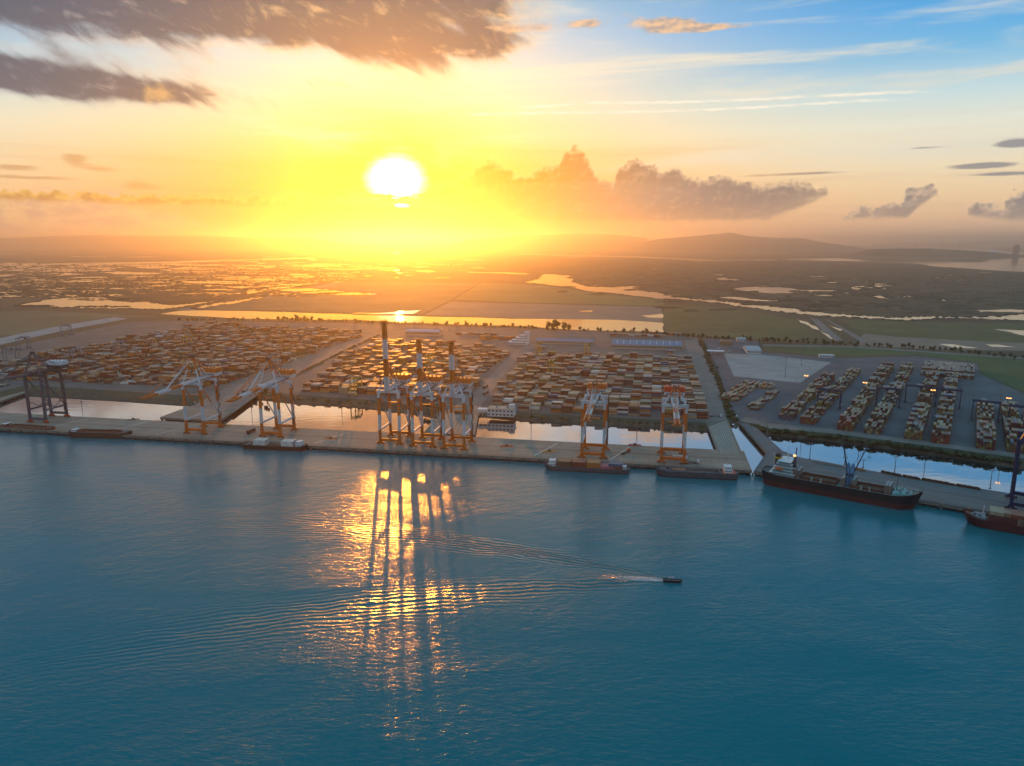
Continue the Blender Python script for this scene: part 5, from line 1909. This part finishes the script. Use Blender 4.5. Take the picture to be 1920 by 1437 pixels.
truck('white truck with a flat trailer on the long quay behind the empty barge', G(1297, 869), PORT, WHITE)
truck('dark truck with a container between the second and third cranes', G(471, 812), PORT + RAD(90), SLATE, 'maroon')
truck('red truck parked on the quay right of the container barge crane', G(1173, 850), PORT + RAD(60), REDBOX)
truck('dark truck on the road left of the centre yard, nearer one', G(911, 740), PORT + RAD(80), SLATE, 'dark grey')
truck('dark truck on the road left of the centre yard, farther one', G(910, 728), PORT + RAD(80), SLATE, 'dark grey')
truck('white truck on the road right of the centre yard', G(1342, 782), PORT, WHITE)
truck('white truck on the bank road by the right-hand approach', G(1372, 783), EAST, WHITE)
truck('yellow truck by the left foot of the third crane', G(502, 816), PORT, YELLOW)
truck('orange truck on the bridge behind the raised booms', G(863, 776), PORT, ORANGE, 'orange')
truck('white truck under the red and white crane', G(1275, 862), PORT, WHITE, 'white')
for (u, v, lab) in ((1390, 655, 'white van near the grey-roofed workshop'), (1348, 655, 'white van under the hedge by the canopy'), (1345, 690, 'dark van parked alone on the asphalt left of the pale apron'), (1368, 660, 'pale van by the rust-roofed house')):
    p = G(u, v)
    t = thing('van', lab, 'van', (p.x, p.y, 4.08), PORT, 'vans in the right-hand yard')
    mb = MB()
    mb.hexa([(-2.6, -1, .5), (2.6, -1, .5), (2.6, 1, .5), (-2.6, 1, .5), (-2.5, -.9, 2.3), (1.4, -.9, 2.3), (1.4, .9, 2.3), (-2.5, .9, 2.3)], 0)
    mb.build('body', [SLATE if 'dark' in lab else WHITE], t)
    mb = MB()
    for sy in (-1, 1):
        mb.box(.2, sy * .97, 1.4, 2.6, .06, .55, 0)
    mb.build('window_row', [GLASS], t)
    mb = MB()
    for x in (-1.7, 1.7):
        for sy in (-1, 1):
            mb.tube((x, sy * .95 - .12, .38), (x, sy * .95 + .12, .38), .38, n=8)
    mb.build('wheel_set', [RUBBER], t)
# spare lifting frames and hatch lids left on the long quay
for i, (u, v, m_, lab) in enumerate(((1190, 836, REDBOX, 'small red lifting frame on the back of the quay right of the container barge'), (420, 800, YELLOW, 'yellow lifting frame near the left approach bridge'), (620, 824, ORANGE, 'orange lifting frame on the open quay left of the raised booms'),
                                     (950, 838, REDBOX, 'red lifting frame on the quay right of the raised booms'), (1030, 848, YELLOW, 'yellow lifting frame on the quay above the container barge wheelhouse'), (250, 788, GREY, 'grey lifting frame on the quay behind the brown barge'))):
    p = G(u, v)
    t = thing('lifting_frame', lab, 'lifting frame', (p.x, p.y, 4.05), PORT + .1 * i, 'lifting frames lying on the long quay')
    mb = MB()
    for sy in (-1, 1):
        mb.beam((-6, sy * 1.1, .9), (6, sy * 1.1, .9), .35, .5, 0)
    for sx in (-6, -2, 2, 6):
        mb.beam((sx, -1.2, .9), (sx, 1.2, .9), .4, .5, 0)
    for sx in (-5.8, 5.8):
        for sy in (-1, 1):
            mb.box(sx, sy * 1.1, 0, .35, .35, .8, 0)
    mb.build('frame', [m_], t)
    mb = MB()
    mb.box(0, 0, 1.1, 2.6, 1.8, 1.3, 0)
    mb.build('headblock', [DARK], t)
# long dunnage rows along the back edge of the right-hand quay
for i, (u0, v0, u1, v1, m_, lab) in enumerate(((1524, 866, 1586, 878, PALE, 'pale concrete barrier on the quay edge left of the blue deck cranes'), (1600, 880, 1622, 884, ROOFR, 'short rust barrier on the quay edge behind the blue deck cranes'),
                                                 (1652, 886, 1690, 894, HOLD, 'dark barrier by the light mast above the bow'), (1692, 894, 1725, 900, HOLD, 'dark barrier in the middle of the quay edge'),
                                                 (1728, 900, 1790, 911, HOLD, 'long dark barrier on the quay edge above the open berth'), (1792, 911, 1838, 919, HOLD, 'dark barrier next to the mast by the navy crane'))):
    a, b = G(u0, v0), G(u1, v1)
    d = b - a
    mb = MB()
    mb.box(0, 0, 0, d.length, 1.8, 1.5, 0)
    for k in range(int(d.length / 4)):
        mb.box(-d.length / 2 + 2 + k * 4, 0, 1.5, 3.2, 1.2, .5, 0)
    o = mb.build('quay_barrier', [m_], None, tuple((a + b) / 2 + Vector((0, 0, .03))), math.atan2(d.y, d.x))
    tag(o, lab, 'barrier', 'barriers along the right-hand quay edge')


# ------------------------------------------------------------------ trees and shrubs
def leaves(mb, c, r, n, size, rnd, squash=.8, k=0):
    for _ in range(n):
        while True:
            q = Vector((rnd.uniform(-1, 1), rnd.uniform(-1, 1), rnd.uniform(-1, 1)))
            if .15 < q.length < 1:
                break
        q = q.normalized() * (q.length ** .45)
        p = Vector(c) + Vector((q.x * r, q.y * r, q.z * r * squash))
        n_ = (q + Vector((rnd.uniform(-.7, .7), rnd.uniform(-.7, .7), rnd.uniform(-.2, .9)))).normalized()
        a = n_.cross(Vector((rnd.uniform(-1, 1), rnd.uniform(-1, 1), .3))).normalized() * size * rnd.uniform(.6, 1.2)
        b = n_.cross(a).normalized() * size * rnd.uniform(.5, 1.0)
        mb.poly([p - a, p - b * .7, p + a, p + b], k)


TREES = []
for i in range(6):
    rnd = random.Random(50 + i)
    h = rnd.uniform(7, 10)
    tm = MB()
    top = Vector((rnd.uniform(-.5, .5), rnd.uniform(-.5, .5), h * .62))
    tm.tube((0, 0, -.2), top * .5, .34, .24, 7)
    tm.tube(top * .5, top, .24, .12, 7)
    cm = MB()
    for j in range(rnd.randint(6, 9)):
        a = rnd.uniform(0, 6.28)
        rr = rnd.uniform(.6, 2.6)
        e = Vector((math.cos(a) * rr, math.sin(a) * rr, h * rnd.uniform(.45, .88)))
        tm.tube(top * rnd.uniform(.45, .95), e, .10, .04, 5)
        leaves(cm, e, rnd.uniform(1.2, 2.1), 60, .55, rnd)
    leaves(cm, (0, 0, h * .72), 2.0, 70, .55, rnd)
    lm = LEAF[i % 3]
    TREES.append((tm.mesh('trunk', [BARK]), cm.mesh('crown', [lm])))
SHRUBS = []
for i in range(5):
    rnd = random.Random(80 + i)
    cm = MB()
    for j in range(5):
        leaves(cm, (rnd.uniform(-1.3, 1.3), rnd.uniform(-1.3, 1.3), rnd.uniform(.5, 1.7)), rnd.uniform(.8, 1.5), 34, .5, rnd, .7)
    SHRUBS.append(cm.mesh('shrub', [LEAF[(i + 1) % 3]]))
rt = random.Random(21)


def tree(p, label, group, scale=1.0):
    a, b = TREES[rt.randrange(6)]
    s = scale * rt.uniform(.75, 1.25)
    t = thing('tree', label, 'tree', (p.x, p.y, 4.0), rt.uniform(0, 6.28), group)
    t.scale = (s, s, s * rt.uniform(.85, 1.15))
    for nm, me in (('trunk', a), ('crown', b)):
        o = bpy.data.objects.new(nm, me)
        COL.objects.link(o)
        o.parent = t


def along(pts, n, jit):
    segs = [(G(*pts[i]), G(*pts[i + 1])) for i in range(len(pts) - 1)]
    tot = sum((b - a).length for a, b in segs)
    for k in range(n):
        d = (k + rt.uniform(.1, .9)) / n * tot
        for a, b in segs:
            l = (b - a).length
            if d <= l:
                yield a.lerp(b, d / l) + Vector((rt.uniform(-jit, jit), rt.uniform(-jit, jit), 0))
                break
            d -= l


g = 'trees lining the canal behind the yards'
for p in along([(330, 603), (500, 602), (640, 605), (760, 609), (870, 612), (1000, 618), (1100, 622), (1240, 628)], 150, 14):
    tree(p, 'small rounded tree in the row along the canal behind the yards', g, 1.0)
g = 'big trees by the canal'
for i, p in enumerate(along([(1020, 617), (1070, 620)], 9, 9)):
    tree(p, 'larger dark tree in the clump where the canal trees rise highest', g, 1.9)
for i, p in enumerate(along([(520, 603), (600, 604)], 10, 9)):
    tree(p, 'larger tree in the clump by the tall thin mast at the canal', g, 1.5)
g = 'trees along the road behind the right yard'
for p in along([(1262, 632), (1340, 637), (1430, 642), (1560, 648), (1700, 654), (1800, 662), (1920, 676)], 95, 8):
    tree(p, 'small roadside tree in the row behind the right-hand yard', g, .95)
for p in along([(1310, 634), (1500, 641), (1600, 648)], 30, 12):
    tree(p, 'small roadside tree in the row behind the right-hand yard', g, .8)
g = 'trees at the landward ends of the bridges'
for q in ((447, 748), (458, 744), (468, 741), (478, 739), (490, 741), (500, 744)):
    tree(G(*q), 'bushy tree on the basin corner by the left bridge', g, 1.1)
for q in ((797, 768), (804, 770), (811, 771), (818, 773)):
    tree(G(*q), 'bushy tree on the bank behind the raised booms', g, 1.0)


def shrub(p, label, group, s=1.0, z=4.0):
    o = bpy.data.objects.new('shrub', SHRUBS[rt.randrange(5)])
    COL.objects.link(o)
    o.location = (p.x, p.y, z - .2)
    s *= rt.uniform(.7, 1.35)
    o.scale = (s * rt.uniform(.9, 1.5), s * rt.uniform(.9, 1.5), s)
    o.rotation_euler = (0, 0, rt.uniform(0, 6.28))
    tag(o, label, 'shrub', group)


for p in along([(1412, 797), (1440, 806), (1560, 818), (1700, 836), (1800, 850), (1905, 866)], 120, 3.5):
    shrub(p + Vector((-1, -2, 0)), 'leafy shrub on the green bank in front of the right yard', 'shrubs on the green bank of the right basin', 1.25, 3.2)
for p in along([(1313, 640), (1330, 680), (1348, 720), (1362, 760), (1376, 786)], 90, 3.0):
    shrub(p, 'leafy shrub in the hedge between centre and right yards', 'shrubs in the long hedge', 1.25)
for p in along([(556, 704), (640, 662), (713, 628)], 60, 2.0):
    shrub(p, 'shrub in the low hedge beside the left yard road', 'shrubs beside the left yard road', 1.1)
for p in along([(560, 747), (690, 755), (790, 766)], 30, 3.0):
    shrub(p + Vector((0, -2, 0)), 'low bush on the basin bank left of the raised booms', 'bushes on the middle basin bank', .9, 3.0)
for p in along([(975, 778), (1120, 786), (1330, 798)], 36, 3.0):
    shrub(p + Vector((0, -2, 0)), 'low bush on the basin bank below the centre yard', 'bushes on the centre basin bank', .8, 3.0)

# ------------------------------------------------------------------ mangrove cover on the plain: nobody could count it
rm = random.Random(33)
VEG = MB()


def clump(x, y, r, h):
    b = len(VEG.v)
    n = 6
    a0 = rm.uniform(0, 6.28)
    for (fr, fz) in ((1.0, 0.0), (.92, .55), (.45, 1.0)):
        for i in range(n):
            a = a0 + 2 * math.pi * i / n
            q = fr * rm.uniform(.75, 1.2)
            VEG.v.append((x + r * q * math.cos(a), y + r * q * math.sin(a), 4.0 + h * fz * rm.uniform(.8, 1.15)))
    for k in range(2):
        for i in range(n):
            j = (i + 1) % n
            VEG.f.append((b + k * n + i, b + k * n + j, b + (k + 1) * n + j, b + (k + 1) * n + i))
            VEG.k.append(0)
    VEG.f.append(tuple(b + 2 * n + i for i in range(n)))
    VEG.k.append(0)
    kk = rm.choice((0, 0, 1, 2))
    for q in range(len(VEG.k) - 13, len(VEG.k)):
        VEG.k[q] = kk


for si, o in enumerate(SHORES):
    cx = sum(p[0] for p in o) / len(o)
    n = len(o)
    for i in range(n):
        a, b = o[i], o[(i + 1) % n]
        L_ = math.hypot(b[0] - a[0], b[1] - a[1])
        if a[1] > 9000 or abs(a[0]) > a[1] or si == 0 or 12 <= si <= 20:
            continue
        if si == 0 and min(a[1], b[1]) < 1000:
            continue
        for k in range(max(1, min(5, int(L_ / 30)))):
            if si == 0 and rm.random() < .5:
                continue
            f = rm.random()
            s = 1 + a[1] / 5200
            clump(a[0] + (b[0] - a[0]) * f + rm.uniform(-6, 6), a[1] + (b[1] - a[1]) * f + rm.uniform(-6, 6), rm.uniform(3, 7) * s, rm.uniform(.9, 2.4))
zone = px([(905, 487), (1200, 485), (1460, 490), (1700, 496), (1920, 513), (2000, 515), (2000, 586), (1800, 590), (1600, 588), (1450, 572), (1300, 556), (1160, 538), (1080, 528), (1000, 512), (905, 512)])
zone2 = px([(-60, 500), (160, 496), (430, 492), (560, 510), (300, 517), (60, 525), (-60, 528)])
zone3 = px([(200, 545), (280, 540), (380, 540), (452, 547), (430, 560), (330, 569), (240, 565)])
for zn, cnt in ((zone, 3600), (zone2, 120), (zone3, 260)):
    xs, ys = [p[0] for p in zn], [p[1] for p in zn]
    made = tries = 0
    while made < cnt and tries < cnt * 12:
        tries += 1
        y = math.exp(rm.uniform(math.log(min(ys)), math.log(max(ys))))
        x = rm.uniform(min(xs), max(xs))
        if not inside((x, y), zn) or any(inside((x, y), s) for s in SHORES[1:]):
            continue
        s = 1 + y / 4000
        clump(x, y, rm.choice((5, 7, 9, 12, 18, 26)) * rm.uniform(.7, 1.3) * s, rm.uniform(.8, 2.6))
        made += 1
tag(VEG.build('mangrove', [mat('mangrove_a', (.036, .046, .02), .95, .3, .01), mat('mangrove_b', (.028, .038, .018), .95, .3, .01), mat('mangrove_c', (.05, .055, .026), .95, .3, .01)]), 'low mangrove cover spread over the plain and its shores', 'mangrove', kind='stuff')

# ------------------------------------------------------------------ morning haze
mb = MB()
mb.hexa([(-62000, -900, -3), (62000, -900, -3), (62000, 62000, -3), (-62000, 62000, -3), (-62000, -900, 440), (62000, -900, 440), (62000, 62000, 440), (-62000, 62000, 440)])
hm = bpy.data.materials.new('haze')
hm.use_nodes = True
T = NT(hm.node_tree)
T.n.remove(T.n['Principled BSDF'])
pv = T.new('ShaderNodeVolumePrincipled')
pv.inputs['Color'].default_value = (1, .93, .84, 1)
pv.inputs['Density'].default_value = HAZE_DENSITY
pv.inputs['Anisotropy'].default_value = HAZE_G
T.l.new(pv.outputs[0], T.n['Material Output'].inputs['Volume'])
tag(mb.build('haze', hm), 'warm morning haze over the whole port and plain', kind='stuff')
